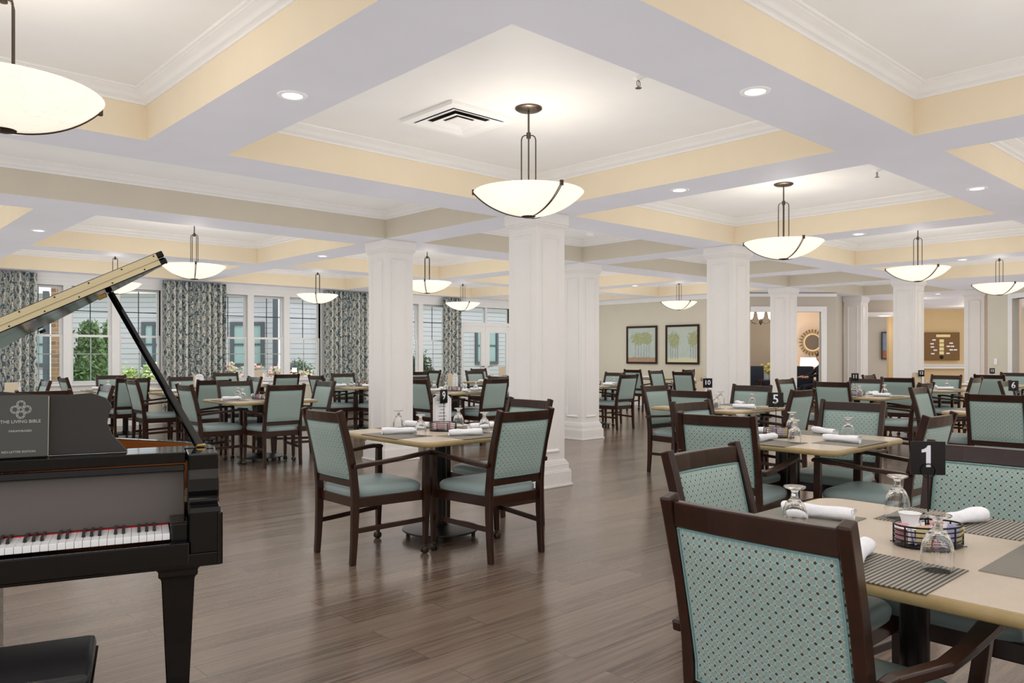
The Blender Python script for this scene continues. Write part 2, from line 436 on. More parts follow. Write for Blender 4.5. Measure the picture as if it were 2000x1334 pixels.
# ------------------------------------------------------------------ ceiling with coffers
ZS, ZT = 2.734, 3.05
HB = [(-.385, 1.705), (2.246, 5.304), (5.845, 8.871), (9.41, 12.44), (12.98, 15.9)]
coffers = [(a, b, 2.433, 5.4) for a, b in HB] + [(a, b, -1.05, 1.922) for a, b in HB] + \
          [(-1.35, 1.705, 8.66, 11.6)] + [(a, b, 8.66, 11.6) for a, b in HB[1:4]] + [(12.98, 15.6, 8.66, 11.6)] + \
          [(-1.35, 1.705, 12.1, 14.97)] + [(a, b, 12.1, 14.97) for a, b in HB[1:4]] + [(12.98, 15.6, 12.1, 14.97)] + [(-.385, 1.705, -5, -1.6), (2.246, 5.304, -5, -1.6)]
aisle = [(-2.5, 5.304, 5.95, 8.017), (5.845, 8.871, 5.95, 8.017), (9.41, 12.44, 5.95, 8.017), (12.98, 15.27, 5.95, 8.017), (15.8, 18.95, 5.95, 8.017)]
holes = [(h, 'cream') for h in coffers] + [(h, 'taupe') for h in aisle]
XS = sorted({-6, 28} | {v for h, _ in holes for v in h[:2]}); YS = sorted({-6, 15.45} | {v for h, _ in holes for v in h[2:]})
mb = MB()
for i in range(len(XS) - 1):
    for j in range(len(YS) - 1):
        cx, cy = (XS[i] + XS[i + 1]) / 2, (YS[j] + YS[j + 1]) / 2
        if any(h[0] < cx < h[1] and h[2] < cy < h[3] for h, _ in holes): continue
        mb.add([(XS[i], YS[j], ZS), (XS[i + 1], YS[j], ZS), (XS[i + 1], YS[j + 1], ZS), (XS[i], YS[j + 1], ZS)], [(0, 1, 2, 3)])
struct(mb.build('ceiling', M['soffit']))
mt = MB()
mt.span(-6, 28, -6, 15.45, ZT, ZT + .12)
struct(mt.build('ceiling', M['ceil']))
PROF = [(0, 2.962), (.010, 2.962), (.012, 2.975), (.024, 2.982), (.03, 3.0), (.05, 3.018), (.072, 3.026), (.078, 3.036), (.092, 3.038), (.096, 3.0499)]
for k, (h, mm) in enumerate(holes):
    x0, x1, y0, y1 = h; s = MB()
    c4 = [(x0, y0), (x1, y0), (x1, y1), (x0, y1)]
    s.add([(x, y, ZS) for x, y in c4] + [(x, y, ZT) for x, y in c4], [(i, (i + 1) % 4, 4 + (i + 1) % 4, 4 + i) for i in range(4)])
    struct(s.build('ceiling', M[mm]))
    c = MB(); vs = []
    for off, z in PROF: vs += [(x0 + off, y0 + off, z), (x1 - off, y0 + off, z), (x1 - off, y1 - off, z), (x0 + off, y1 - off, z)]
    c.add(vs, [(r * 4 + i, r * 4 + (i + 1) % 4, r * 4 + 4 + (i + 1) % 4, r * 4 + 4 + i) for r in range(len(PROF) - 1) for i in range(4)])
    struct(c.build('trim_%d' % (k + 1), M['trim'], smooth=50))

# ------------------------------------------------------------------ floor, ground
struct(MB().span(-6, 28, -6, 15.5, -.05, 0).build('floor', M['floor']))
struct(MB().span(-30, 60, 15.5, 70, -.25, -.15).build('lawn', M['grass']))
struct(MB().span(2, 16, 15.62, 18.2, -.16, -.12).build('terrace', M['soffit']))

# ------------------------------------------------------------------ window wall (y = 15.4)
YW = 15.4
HEAD, SILL = 2.53, .80
wins = [(-.3, 2.05), (2.75, 5.12), (6.10, 8.49), (9.62, 11.98)]
DOOR = (12.42, 14.18)
ops = sorted(wins + [DOOR])
wl = MB(); x = -6
for a, b in ops:
    wl.span(x, a, YW, YW + .2, 0, ZS); x = b
wl.span(x, 16.15, YW, YW + .2, 0, ZS)
for a, b in ops: wl.span(a, b, YW, YW + .2, HEAD, ZS)
for a, b in wins: wl.span(a, b, YW, YW + .2, 0, SILL)
struct(wl.build('wall_north', M['wall']))
tr = MB()
tr.span(-6, 16.0, YW - .07, YW, ZS - .07, ZS); tr.span(-6, 16, YW - .04, YW, ZS - .12, ZS - .07)
struct(tr.build('trim_40', M['trim']))
struct(MB().span(-6, 12.3, YW - .02, YW, 0, .14).build('baseboard_north', M['trim']))
for k, (a, b) in enumerate(wins):
    root = struct(bpy.data.objects.new('window_%d' % (k + 1), None)); C.objects.link(root); root.location = (a, YW, 0)
    fr = MB(); W3 = (b - a); sw = W3 / 3
    fr.span(-.07, 0, -.03, .1, SILL, HEAD); fr.span(W3, W3 + .07, -.03, .1, SILL, HEAD); fr.span(-.07, W3 + .07, -.03, .1, HEAD, HEAD + .09)
    for i in (1, 2): fr.span(sw * i - .065, sw * i + .065, -.02, .12, SILL, HEAD)
    fr.build('window_frame', M['trim'], root)
    MB().span(-.1, W3 + .1, -.07, .12, SILL - .04, SILL, ch=.008).build('window_sill', M['trim'], root)
    MB().span(-.08, W3 + .08, -.02, .0, SILL - .14, SILL - .04).build('apron', M['trim'], root)
    for i in range(3):
        x0 = sw * i + (.065 if i else 0.0); x1 = sw * (i + 1) - (.065 if i < 2 else 0.0); zm = 1.65
        for (z0, z1, yy) in ((SILL, zm + .02, .06), (zm - .02, HEAD, .10)):
            f = MB(); t_ = .04
            f.span(x0, x0 + t_, yy - .02, yy + .02, z0, z1); f.span(x1 - t_, x1, yy - .02, yy + .02, z0, z1)
            f.span(x0 + t_, x1 - t_, yy - .02, yy + .02, z0, z0 + t_); f.span(x0 + t_, x1 - t_, yy - .02, yy + .02, z1 - t_, z1)
            so = f.build('sash', M['trim'], root)
            xc = (x0 + x1) / 2; zc = (z0 + z1) / 2 + (.09 if z0 < 1 else .02)
            g = MB(); g.span(xc - .008, xc + .008, yy + .004, yy + .012, z0 + t_, z1 - t_); g.span(x0 + t_, x1 - t_, yy + .004, yy + .012, zc - .008, zc + .008)
            g.build('glazing_bar', M['frame_dark' if z0 > 1 else 'trim'], so)
            MB().span(x0 + t_, x1 - t_, yy, yy + .003, z0 + t_, z1 - t_).build('pane', M['pane'], so)
# garden double door with transom
root = struct(bpy.data.objects.new('door_1', None)); C.objects.link(root); root.location = (DOOR[0], YW, 0)
DW = DOOR[1] - DOOR[0]
f = MB(); f.span(-.08, 0, -.03, .14, 0, HEAD); f.span(DW, DW + .08, -.03, .14, 0, HEAD); f.span(-.08, DW + .08, -.03, .14, HEAD, HEAD + .09)
f.span(0, DW, .0, .12, 2.05, 2.14); f.span(DW / 2 - .03, DW / 2 + .03, 0, .12, 2.14, HEAD)
f.build('door_frame', M['trim'], root)
for i in range(2):
    x0 = i * DW / 2 + .01; x1 = (i + 1) * DW / 2 - .01; d = MB(); st = .14
    d.span(x0, x0 + st, .03, .075, .01, 2.04); d.span(x1 - st, x1, .03, .075, .01, 2.04); d.span(x0 + st, x1 - st, .03, .075, 1.88, 2.04); d.span(x0 + st, x1 - st, .03, .075, .01, .28)
    leaf = d.build('door_leaf', M['trim'], root); MB().span(x0 + st, x1 - st, .05, .054, .28, 1.88).build('pane', M['pane'], leaf)
    MB().tube([(x1 - .07 if i == 0 else x0 + .07, .02, .98), (x1 - .07 if i == 0 else x0 + .07, -.03, 1.0), (x1 - .19 if i == 0 else x0 + .19, -.03, 1.0)], .01).build('door_handle', M['steel'], leaf)
    MB().span(i * DW / 2 + .03, (i + 1) * DW / 2 - .03, .05, .054, 2.14, HEAD).build('pane', M['pane'], root)

# curtains
def curtain(x0, x1, label):
    n = int((x1 - x0) / .0125); vs = []; fs = []; L = [0]
    pts = []
    for i in range(n + 1):
        xx = x0 + (x1 - x0) * i / n; ph = (xx - x0) / .112 * 2 * PI
        pts.append((xx, -.055 * math.cos(ph) - .01 * math.sin(ph * .37 + x0)))
    for i in range(1, n + 1): L.append(L[-1] + math.hypot(pts[i][0] - pts[i - 1][0], pts[i][1] - pts[i - 1][1]))
    zs = [2.715, 2.6, 2.0, 1.4, .8, .3, .03]
    for z in zs:
        k = .55 if z > 2.68 else 1
        for (xx, yy) in pts: vs.append((xx - x0, yy * k, z))
    for j in range(len(zs) - 1):
        for i in range(n): a = j * (n + 1) + i; fs.append((a, a + 1, a + n + 2, a + n + 1))
    o = MB().add(vs, fs).build('curtain', M['curtain'], smooth=180)
    uvl = o.data.uv_layers.new(name='uv')
    for p in o.data.polygons:
        for li in p.loop_indices:
            vi = o.data.loops[li].vertex_index; j, i = divmod(vi, n + 1); uvl.data[li].uv = (L[i], zs[j])
    o.location = (x0, YW - .14, 0); s = o.modifiers.new('thick', 'SOLIDIFY'); s.thickness = .004
    return tag(o, label, 'curtain', 'patterned drapes at the garden windows')
curtain(1.9, 3.05, 'blue and cream patterned drape at the left edge, behind the piano lid')
curtain(5.10, 6.32, 'blue and cream patterned drape between the conifer window and the pink flower window')
curtain(8.47, 9.75, 'blue and cream patterned drape just left of the left panelled column')
curtain(11.75, 12.38, 'narrow blue and cream patterned drape beside the white garden door')

# ------------------------------------------------------------------ other walls
def wall(name, p, q, m, z0=0, z1=ZS, th=.12, holes=()):
    """wall from plan point p to q; holes (s0, s1, ztop) along its length; thickness on the far side from the camera"""
    p = Vector(p); q = Vector(q); L = (q - p).length; d = (q - p) / L; n = Vector((-d.y, d.x))
    if n.dot((p + q) / 2) < 0: n = -n
    b = MB(); s = 0
    def seg(s0, s1, a, c):
        if s1 - s0 < .001 or c - a < .001: return
        P = [p + d * s0, p + d * s1, p + d * s1 + n * th, p + d * s0 + n * th]; b.prism([(v.x, v.y) for v in P], a, c)
    for (a, c, zt) in holes: seg(s, a, z0, z1); seg(a, c, zt, z1); s = c
    seg(s, L, z0, z1)
    return struct(b.build(name, m))
def casing(name, p, q, s0, s1, zt, wd=.1, left=True, right=True):
    p = Vector(p); q = Vector(q); d = (q - p).normalized(); n = Vector((-d.y, d.x))
    if n.dot((p + q) / 2) > 0: n = -n
    b = MB()
    def seg(a, c, z0, z1, t=.025):
        P = [p + d * a + n * t, p + d * c + n * t, p + d * c - n * .14, p + d * a - n * .14]; b.prism([(v.x, v.y) for v in P], z0, z1)
    if left: seg(s0 - wd, s0, 0, zt + wd)
    if right: seg(s1, s1 + wd, 0, zt + wd)
    seg(s0, s1, zt, zt + wd)
    return struct(b.build(name, M['trim']))
E0, E1 = (16.0, 9.46), (16.0, 15.4)
wall('wall_east', E0, E1, M['wall'])
struct(MB().span(15.98, 16.0, 9.5, 15.4, 0, .14).build('baseboard_east', M['trim']))
struct(MB().span(15.93, 16.0, 9.4, 15.4, ZS - .1, ZS).build('trim_41', M['trim']))
A0, A1 = W(5.34, 17.8), W(7.42, 17.8)
wall('wall_diagonal', A0, A1, M['wall2'], holes=((.12, 1.74, 2.29),))
casing('trim_42', A0, A1, .12, 1.74, 2.29, .12, left=False)
B1 = W(8.75, 20.3)
wall('wall_alcove', A1, B1, M['wall2'])
cr = W(5.34, 17.76); cr2 = W(7.42, 17.76)
b = MB(); P = [Vector(cr), Vector(cr2), Vector(W(7.42, 17.8)), Vector(W(5.34, 17.8))]; b.prism([(v.x, v.y) for v in P], ZS - .1, ZS - .03); struct(b.build('trim_43', M['trim']))
# lounge behind the diagonal opening
wall('wall_lounge', W(4.6, 22.3), W(7.55, 22.3), M['wall_brown'])
wall('wall_lounge', W(7.55, 22.25), W(9.2, 22.25), M['wall_pink'])
wall('wall_lounge', W(8.78, 20.35), W(9.2, 22.3), M['wall_pink'])
# corridor between the two far columns
wall('wall_corridor', W(9.9, 23.6), W(12.2, 23.6), M['wall2'])
wall('wall_corridor', W(10.66, 22.0), W(11.0, 22.0), M['wall_tan'])
wall('wall_corridor', W(9.2, 20.6), W(10.6, 20.3), M['wall2'], z0=2.42)
struct(MB().prism([W(9.2, 20.5), W(10.6, 20.2), W(10.6, 20.9), W(9.2, 21.2)], 2.33, 2.42).build('trim_44', M['trim']))
# notice board room
wall('wall_notice', W(11.6, 24.5), W(16.5, 24.5), M['wall_tan'])
b = MB(); b.prism([W(11.6, 24.42), W(16.5, 24.42), W(16.5, 24.5), W(11.6, 24.5)], .86, .96); b.prism([W(11.6, 24.38), W(16.5, 24.38), W(16.5, 24.5), W(11.6, 24.5)], .96, .99)
struct(b.build('trim_45', M['trim']))
# right-hand diagonal wall
F0, F1 = (18.38, 5.21), (13.0, -.17)
wall('wall_south', F0, F1, M['wall'], holes=((.85, 3.4, 2.42),), th=.14)
casing('trim_46', F0, F1, .85, 3.4, 2.42, .1)
b = MB(); d = Vector((-1, -1)).normalized(); n = Vector((-1, 1)).normalized() * .03; p0, p1 = Vector(F0), Vector(F1)
b.prism([tuple(p0), tuple(p1), tuple(p1 + n), tuple(p0 + n)], ZS - .1, ZS); struct(b.build('trim_47', M['trim']))
wall('wall_pantry', (21.0, 4.4), (15.2, -1.6), M['wall_pink'])
wall('wall_pantry', (20.4, 5.1), (18.6, 5.1), M['wall_pink'])
# the part of the room behind the camera, with its own windows
west = MB(); 
for (a, b_) in ((-6, -4.6), (-2.2, -1.2), (1.2, 2.2), (4.6, 5.6), (8, 9), (11.4, 15.4)): west.span(-6.15, -6, a, b_, 0, ZS)
west.span(-6.15, -6, -6, 15.4, 0, .8); west.span(-6.15, -6, -6, 15.4, 2.53, ZS); struct(west.build('wall_west', M['wall']))
back = MB(); back.span(-6, 1, -6.15, -6, 0, ZS); back.span(4, 13, -6.15, -6, 0, ZS); back.span(1, 4, -6.15, -6, 2.4, ZS); struct(back.build('wall_behind', M['wall']))
wall('wall_behind', (13.0, -6), (13.0, -.17), M['wall'])
# far enclosure so no daylight enters behind the lounge
wall('wall_far', (27.9, -6), (27.9, 15.45), M['wall'])
wall('wall_far', (16.1, 15.42), (27.9, 15.42), M['wall'])
wall('wall_far', (20.0, -6), (27.9, -6), M['wall'])

# ------------------------------------------------------------------ columns
def make_column(label, x, y, cap=True):
    r = thing('column', label, 'column', (x, y, 0), 0, 'white panelled columns')
    h = .2; MB().span(-h, h, -h, h, 0, ZS, ch=.004).build('shaft', M['column'], r)
    b = MB()
    for (hw, z0, z1) in ((.262, 0, .022), (.25, .022, .15), (.243, .15, .165), (.232, .165, .225), (.222, .225, .245), (.21, .245, .262)): b.span(-hw, hw, -hw, hw, z0, z1)
    b.build('base_moulding', M['column'], r, bevel=.004)
    b = MB()
    for (hw, z0, z1) in ((.21, 2.575, 2.59), (.218, 2.59, 2.605), (.226, 2.605, 2.625), (.232, 2.625, ZS - .001)): b.span(-hw, hw, -hw, hw, z0, z1)
    b.build('capital', M['column'], r, bevel=.003)
    for k in range(4):
        b = MB(); i0 = .125; z0, z1 = .345, 2.5
        prof = [(0, 0), (.005, .017), (.017, .017), (.023, .008), (.03, -.0)]
        vs = []
        for o_, e in prof:
            a = i0 - o_; vs += [(-a, -h - e, z0 + o_), (a, -h - e, z0 + o_), (a, -h - e, z1 - o_), (-a, -h - e, z1 - o_)]
        b.add(vs, [(q * 4 + i, q * 4 + (i + 1) % 4, q * 4 + 4 + (i + 1) % 4, q * 4 + 4 + i) for q in range(4) for i in range(4)])
        b.xf(Matrix.Rotation(k * PI / 2, 4, 'Z')).build('panel_moulding', M['column'], r)
    return r
c0 = make_column('nearest white panelled column, standing behind table nine', 5.54, 5.63)
for (x, y, lab) in ((5.54, 8.26, 'white panelled column left of the nearest one, behind the menu stand of table nine'),
                    (9.11, 8.26, 'white panelled column with an outlet plate, just right of the nearest one'),
                    (9.11, 5.635, 'white panelled column behind table ten, right of the tree paintings'),
                    (15.5, 8.25, 'white panelled column between the chandelier and the sunburst mirror'),
                    (15.27, 5.635, 'white panelled column behind the sign of table twelve'),
                    (19.18, 8.3, 'white panelled column behind the sign of table eleven'),
                    (19.16, 5.635, 'rightmost white panelled column, partly behind the grey wall')):
    dup(c0, (x, y, 0), 0, lab)
o = MB().span(-.035, .035, -.006, 0, -.06, .06, ch=.003).build('outlet_plate', M['white']); o.location = (8.905, 8.37, .45); o.rotation_euler = (0, 0, -PI / 2)
tag(o, 'white outlet plate low on the panelled column', 'outlet')

# ------------------------------------------------------------------ pendants and downlights
def make_pendant(label, x, y):
    r = thing('pendant_lamp', label, 'lamp', (x, y, 0), 0, 'bowl pendant lamps')
    MB().lathe([(0, 3.05), (.095, 3.05), (.095, 3.04), (.08, 3.03), (.02, 3.025), (0, 3.025)], 24).build('canopy', M['bronze'], r, smooth=40)
    b = MB(); b.tube([(0, 0, 3.03), (0, 0, 2.87)], .007); b.lathe([(0, 2.875), (.016, 2.875), (.016, 2.835), (0, 2.835)], 12); b.build('stem', M['bronze'], r, smooth=40)
    for k in range(4):
        a = R(45 + 90 * k + 2); c, s = math.cos(a), math.sin(a)
        b = MB(); b.tube([(0.012 * c, .012 * s, 2.857), (.03 * c, .03 * s, 2.856), (.044 * c, .044 * s, 2.845), (.05 * c, .05 * s, 2.825), (.05 * c, .05 * s, 2.44)], .0045)
        b.build('rod', M['bronze'], r, smooth=60)
    prof = []
    for i in range(15):
        t = i / 14; rr = .385 * t; prof.append((rr, 2.288 + .165 * (t ** 2.0) * .86 + .165 * .14 * t ** 6))
    inn = [(max(0, rr - .004), z + .008) for rr, z in reversed(prof)]
    MB().lathe(prof + [(.387, 2.456)] + inn, 48, cap=False).build('glass_bowl', M['bowl'], r, smooth=60)
    MB().lathe([(0, 2.276), (.018, 2.278), (.042, 2.283), (.05, 2.29), (.04, 2.294), (0, 2.292)], 20).build('finial', M['bronze'], r, smooth=60)
    for k in range(3):
        a = R(20 + 120 * k); b = MB()
        for off in (-.007, .007):
            pts = [(rr * math.cos(a) - off * math.sin(a) * (2.2 * rr), rr * math.sin(a) + off * math.cos(a) * (2.2 * rr + .3), z - .006) for rr, z in prof[1:]]
            b.tube(pts, .0032, 6)
        b.box((0, 0, 0), (.014, .022, .035), mat=Matrix.Translation((.389 * math.cos(a), .389 * math.sin(a), 2.455)) @ Matrix.Rotation(a, 4, 'Z'))
        b.build('strap', M['bronze'], r, smooth=60)
    return r
pend = [(3.775, 3.917, 'bowl pendant lamp hanging in front of the nearest column'),
        (.66, 3.93, 'bowl pendant lamp cut by the upper left picture edge'),
        (7.36, 3.917, 'bowl pendant lamp above table ten, with two visible straps'),
        (10.93, 3.917, 'bowl pendant lamp above table twelve sign, third along the right row'),
        (14.42, 3.917, 'rightmost bowl pendant lamp, before the grey wall'),
        (3.775, 10.1, 'bowl pendant lamp just right of the raised piano lid tip'),
        (3.775, 13.45, 'bowl pendant lamp half hidden behind the raised piano lid'),
        (7.36, 9.95, 'bowl pendant lamp at the right side of the left column'),
        (7.36, 13.45, 'bowl pendant lamp hanging before the third drape'),
        (10.93, 13.45, 'bowl pendant lamp hanging before the narrow fourth drape'),
        (10.93, 10.1, 'bowl pendant lamp hidden behind the outlet column'),
        (14.2, 10.0, 'bowl pendant lamp above the two tree paintings')]
p0 = None
for (x, y, lab) in pend:
    if p0 is None: p0 = make_pendant(lab, x, y)
    else: dup(p0, (x, y, 0), R(-8 * (len(lab) % 5)), lab)
    point((x, y, 2.40), 9 if y < 6 else 8, (1, .95, .89), .05)
for (x, y, lab) in ((3.775, .45, 'bowl pendant lamp above table one, just out of the picture'), (7.36, .45, 'bowl pendant lamp of the upper right coffer, out of the picture'), (.66, .45, 'bowl pendant lamp over the camera position'),
               (.2, 10.1, 'bowl pendant lamp behind the piano, left of the picture')):
    dup(p0, (x, y, 0), 0, lab); point((x, y, 2.40), 9, (1, .95, .89), .05)

def soffit_pt(px, py, k=1.404):
    d = k * 1518.4 / (690.8 - py); l = (px - 1000) / 1518.4 * d; return W(l, d)
def make_down(label, x, y):
    r = thing('downlight', label, 'ceiling light', (x, y, ZS), 0, 'recessed downlights')
    MB().lathe([(.052, -.001), (.055, -.006), (.078, -.006), (.082, 0), (.052, 0)], 28, cap=False).build('trim_ring', M['white'], r, smooth=40)
    MB().lathe([(0, -.0015), (.053, -.0015), (.053, -.001), (0, -.001)], 24, cap=False).build('lens', M['downlight'], r)
    return r
dl = [(1.98, 3.35, 'recessed downlight nearest the camera, upper left beam'), (5.575, 3.35, 'recessed downlight in the beam above table five'),
      (5.6, 1.72, 'x')]
DL = [((571, 186), 'recessed downlight in the beam left of the near coffer'), ((1475, 178), 'large recessed downlight in the beam right of the sprinkler'),
      ((1327, 371), 'recessed downlight between the two nearest right coffers'), ((1908, 368), 'recessed downlight close to the right picture edge'),
      ((75, 450), 'recessed downlight above the left drape'), ((630, 500), 'recessed downlight left of the left column top'),
      ((1677, 457), 'recessed downlight behind the second right coffer'), ((1240, 558), 'small recessed downlight above the left tree painting'),
      ((1832, 574), 'small recessed downlight before the notice board'), ((1880, 507), 'small recessed downlight above the rightmost pendant')]
d0 = None
for (px, lab) in DL:
    x, y = soffit_pt(*px)
    if d0 is None: d0 = make_down(lab, x, y)
    else: dup(d0, (x, y, ZS), 0, lab)
# sprinklers, vent, detector
def make_sprinkler(label, x, y):
    r = thing('sprinkler', label, 'sprinkler', (x, y, ZT), 0, 'ceiling sprinklers')
    MB().lathe([(0, 0), (.038, 0), (.036, -.008), (.016, -.014), (.012, -.02), (0, -.02)], 20).build('escutcheon', M['white'], r, smooth=40)
    b = MB(); b.tube([(0, 0, -.018), (.016, 0, -.03), (.016, 0, -.05), (0, 0, -.065)], .0028); b.tube([(0, 0, -.018), (-.016, 0, -.03), (-.016, 0, -.05), (0, 0, -.065)], .0028); b.tube([(0, 0, -.02), (0, 0, -.06)], .0022)
    b.build('frame', M['steel'], r, smooth=60); MB().lathe([(0, -.066), (.02, -.066), (.02, -.069), (0, -.069)], 14).build('deflector', M['steel'], r)
    return r
s0 = make_sprinkler('ceiling sprinkler in the nearest coffer', 3.86, 3.02)
dup(s0, (*soffit_pt(1713, 332, 1.72), ZT), 0, 'ceiling sprinkler in the second right coffer')
vent = thing('air_vent', 'square white ceiling air vent in the nearest coffer', 'vent', (3.57, 4.44, ZT), 0)
b = MB(); 
for (o_, i_, z) in ((.30, .235, -.022),):
    b.span(-o_, o_, -o_, -i_, z - .006, 0); b.span(-o_, o_, i_, o_, z - .006, 0); b.span(-o_, -i_, -i_, i_, z - .006, 0); b.span(i_, o_, -i_, i_, z - .006, 0)
b.build('frame', M['white'], vent, bevel=.002)
MB().span(-.235, .235, -.235, .235, -.003, -.001).build('duct_shade_sheet', M['dark'], vent)  # dark sheet below the solid ceiling, coloured as the shade between louvres
for k, (o_, i_) in enumerate(((.232, .165), (.150, .085))):
    b = MB(); z0, z1 = -.034 + .004 * k, -.010
    vs = [(-o_, -o_, z0), (o_, -o_, z0), (o_, o_, z0), (-o_, o_, z0), (-i_, -i_, z1), (i_, -i_, z1), (i_, i_, z1), (-i_, i_, z1)]
    b.add(vs, [(i, (i + 1) % 4, 4 + (i + 1) % 4, 4 + i) for i in range(4)]); q = b.build('louvre', M['white'], vent)
    m_ = q.modifiers.new('t', 'SOLIDIFY'); m_.thickness = .003
MB().span(-.07, .07, -.07, .07, -.026, -.018).build('louvre', M['white'], vent)
o = MB().lathe([(0, 0), (.06, 0), (.06, -.025), (.04, -.045), (0, -.045)], 24).build('smoke_detector', M['white'], smooth=40); o.location = (8.3, 7.35, ZT)
tag(o, 'round white smoke detector in the aisle ceiling', 'smoke detector')

# ------------------------------------------------------------------ chair
def make_chair(label, loc, rz, lo=.534, fl_=0):
    r = thing('dining_chair', label, 'chair', loc, rz, 'teal dining armchairs'); wd = M['chairwood']
    zs = [0, .12, .30, .45, .60, .75, .90, .975]
    xs = [-.275, -.266, -.258, -.257, -.272, -.303, -.345, -.368]
    for s in (-1, 1):
        b = MB(); b.sweep([(x, s * .225, z) for x, z in zip(xs, zs)], .032, [.038, .042, .05, .052, .046, .044, .044, .042], (0, 1, 0))
        b.build('back_post', wd, r, bevel=.005)
        fl = MB(); fl.sweep([(.245, s * .285, .06), (.25, s * .285, .3), (.25, s * .285, .45), (.25 - fl_, s * (.285 + fl_), .655)], [.028, .036, .038, .034], [.03, .042, .044, .04], (0, 1, 0))
        lg = fl.build('front_leg', wd, r, bevel=.004)
        c = MB(); c.lathe([(0, .062), (.013, .062), (.013, .05), (.006, .048), (.006, .04), (0, .04)], 10, c=(.245, s * .285, 0))
        for o_ in (-.012, .012):
            ms = Matrix.Translation((.24, s * .285 + o_, .0255)) @ Matrix.Rotation(PI / 2, 4, 'X')
            w_ = MB().lathe([(0, -.008), (.02, -.008), (.025, -.004), (.025, .004), (.02, .008), (0, .008)], 16).xf(ms); c.add(w_.v, w_.f)
        c.lathe([(0, .034), (.018, .034), (.02, .042), (.012, .05), (0, .05)], 12, c=(.242, s * .285, 0))
        c.build('caster', M['bronze'], lg, smooth=50)
        a = MB(); a.sweep([(x_ - fl_ * (x_ > 0), s * (y_ + fl_ * (x_ > -.2)), z_ - fl_ * .2) for x_, y_, z_ in ((-.285, .262, .622), (-.24, .27, .628), (-.1, .292, .640), (.05, .302, .652), (.16, .304, .664), (.225, .302, .668), (.262, .297, .667), (.282, .292, .658))],
                          [.026, .034, .038, .042, .05, .054, .05, .036], [.03, .03, .026, .024, .024, .026, .026, .02], (0, 1, 0))
        a.build('armrest', wd, r, bevel=.006)
        st = MB(); st.sweep([(-.258, s * .228, .212), (.245, s * .28, .228)], .018, .032, (0, 1, 0)); st.build('side_stretcher', wd, r, bevel=.003)
    b = MB(); b.sweep([(0, s * .2, 0) for s in (-1, 1)], .03, .06, (1, 0, 0))
    # top rail slightly bowed
    b = MB(); ys = [-.21, -.105, 0, .105, .21]
    vs = []
    for yv in ys:
        bow = -.012 * (1 - (yv / .21) ** 2)
        for (dx, dz) in ((-.015, .898), (.015, .898), (.006, .962), (-.022, .962)): vs.append((-.352 + bow + dx, yv, dz))
    b.add(vs, [(k * 4 + i, k * 4 + (i + 1) % 4, k * 4 + 4 + (i + 1) % 4, k * 4 + 4 + i) for k in range(4) for i in range(4)] + [(0, 1, 2, 3), (19, 18, 17, 16)])
    b.build('top_rail', wd, r, bevel=.004)
    MB().sweep([(-.262, -.212, lo - .024), (-.262, .212, lo - .024)], .026, .046, (1, 0, 0)).build('lower_rail', wd, r, bevel=.004)
    # upholstered back panel
    b = MB(); vs = []; fs = []; nu, nv = 8, 8
    def pt(u, v, side):
        z = lo + (.899 - lo) * v; x = -.266 - .083 * max(0, (z - .534) / .365) ** 1.1 - .010 * (1 - (2 * u - 1) ** 2)
        e = min(1, 6 * min(u, 1 - u, v, 1 - v)) ** .5
        return (x + side * (.008 + .014 * e), -.2085 + .417 * u, z)
    for side in (-1, 1):
        for j in range(nv * 2 + 1):
            for i in range(nu * 2 + 1): vs.append(pt(i / (2 * nu), j / (2 * nv), side))
    n = 2 * nu + 1; N = n * (2 * nv + 1)
    for s_ in (0, N):
        for j in range(2 * nv):
            for i in range(2 * nu): a = s_ + j * n + i; fs.append((a, a + 1, a + n + 1, a + n))
    rim = list(range(n)) + [j * n + n - 1 for j in range(1, n)] + [(n - 1) * n + i for i in range(n - 2, -1, -1)] + [j * n for j in range(n - 2, 0, -1)]
    for k in range(len(rim)): a, c = rim[k], rim[(k + 1) % len(rim)]; fs.append((a, c, c + N, a + N))
    b.add(vs, fs); pn = b.build('back_panel', M['fabric'], r, smooth=60)
    for side in (-1, 1):
        q = MB(); m_ = .012; pts = [pt(u, v, side) for u, v in [(m_ + (1 - 2 * m_) * t / 8, m_) for t in range(8)] + [(1 - m_, m_ + (1 - 2 * m_) * t / 8) for t in range(8)] + [(1 - m_ - (1 - 2 * m_) * t / 8, 1 - m_) for t in range(8)] + [(m_, 1 - m_ - (1 - 2 * m_) * t / 8) for t in range(8)]]
        q.tube(pts, .0028, 6, closed=True); q.build('piping', M['piping'], pn, smooth=80)
    # seat frame and cushion
    b = MB(); b.prism([(-.255, -.226), (.245, -.275), (.245, .275), (-.255, .226)], .355, .42); b.build('seat_frame', wd, r, bevel=.004)
    b = MB(); n = 14; vs = []; fs = []
    for lay, (ins, z) in enumerate(((0, .42), (-.004, .435), (-.004, .455), (.01, .472), (.03, .482))):
        for k in range(56):
            t = k / 56 * 4; e = int(t); f_ = t - e
            cs = [(-1, -1), (1, -1), (1, 1), (-1, 1)]; u = cs[e][0] + (cs[(e + 1) % 4][0] - cs[e][0]) * f_; v = cs[e][1] + (cs[(e + 1) % 4][1] - cs[e][1]) * f_
            rr = (abs(u) ** 6 + abs(v) ** 6) ** (1 / 6); u /= rr; v /= rr
            hx = .25 - ins; hy = (.243 + .026 * u) - ins
            bump_ = .012 * (u > .85)
            vs.append((-.003 + u * hx + bump_, v * hy, z))
    for l_ in range(4):
        for k in range(56): fs.append((l_ * 56 + k, l_ * 56 + (k + 1) % 56, l_ * 56 + 56 + (k + 1) % 56, l_ * 56 + 56 + k))
    base = 4 * 56
    for rg in range(1, 4):
        q = 1 - rg / 4
        for k in range(56):
            x_, y_, z_ = vs[base + k]; vs.append((x_ * q, y_ * q, .482 + .016 * (1 - q ** 2)))
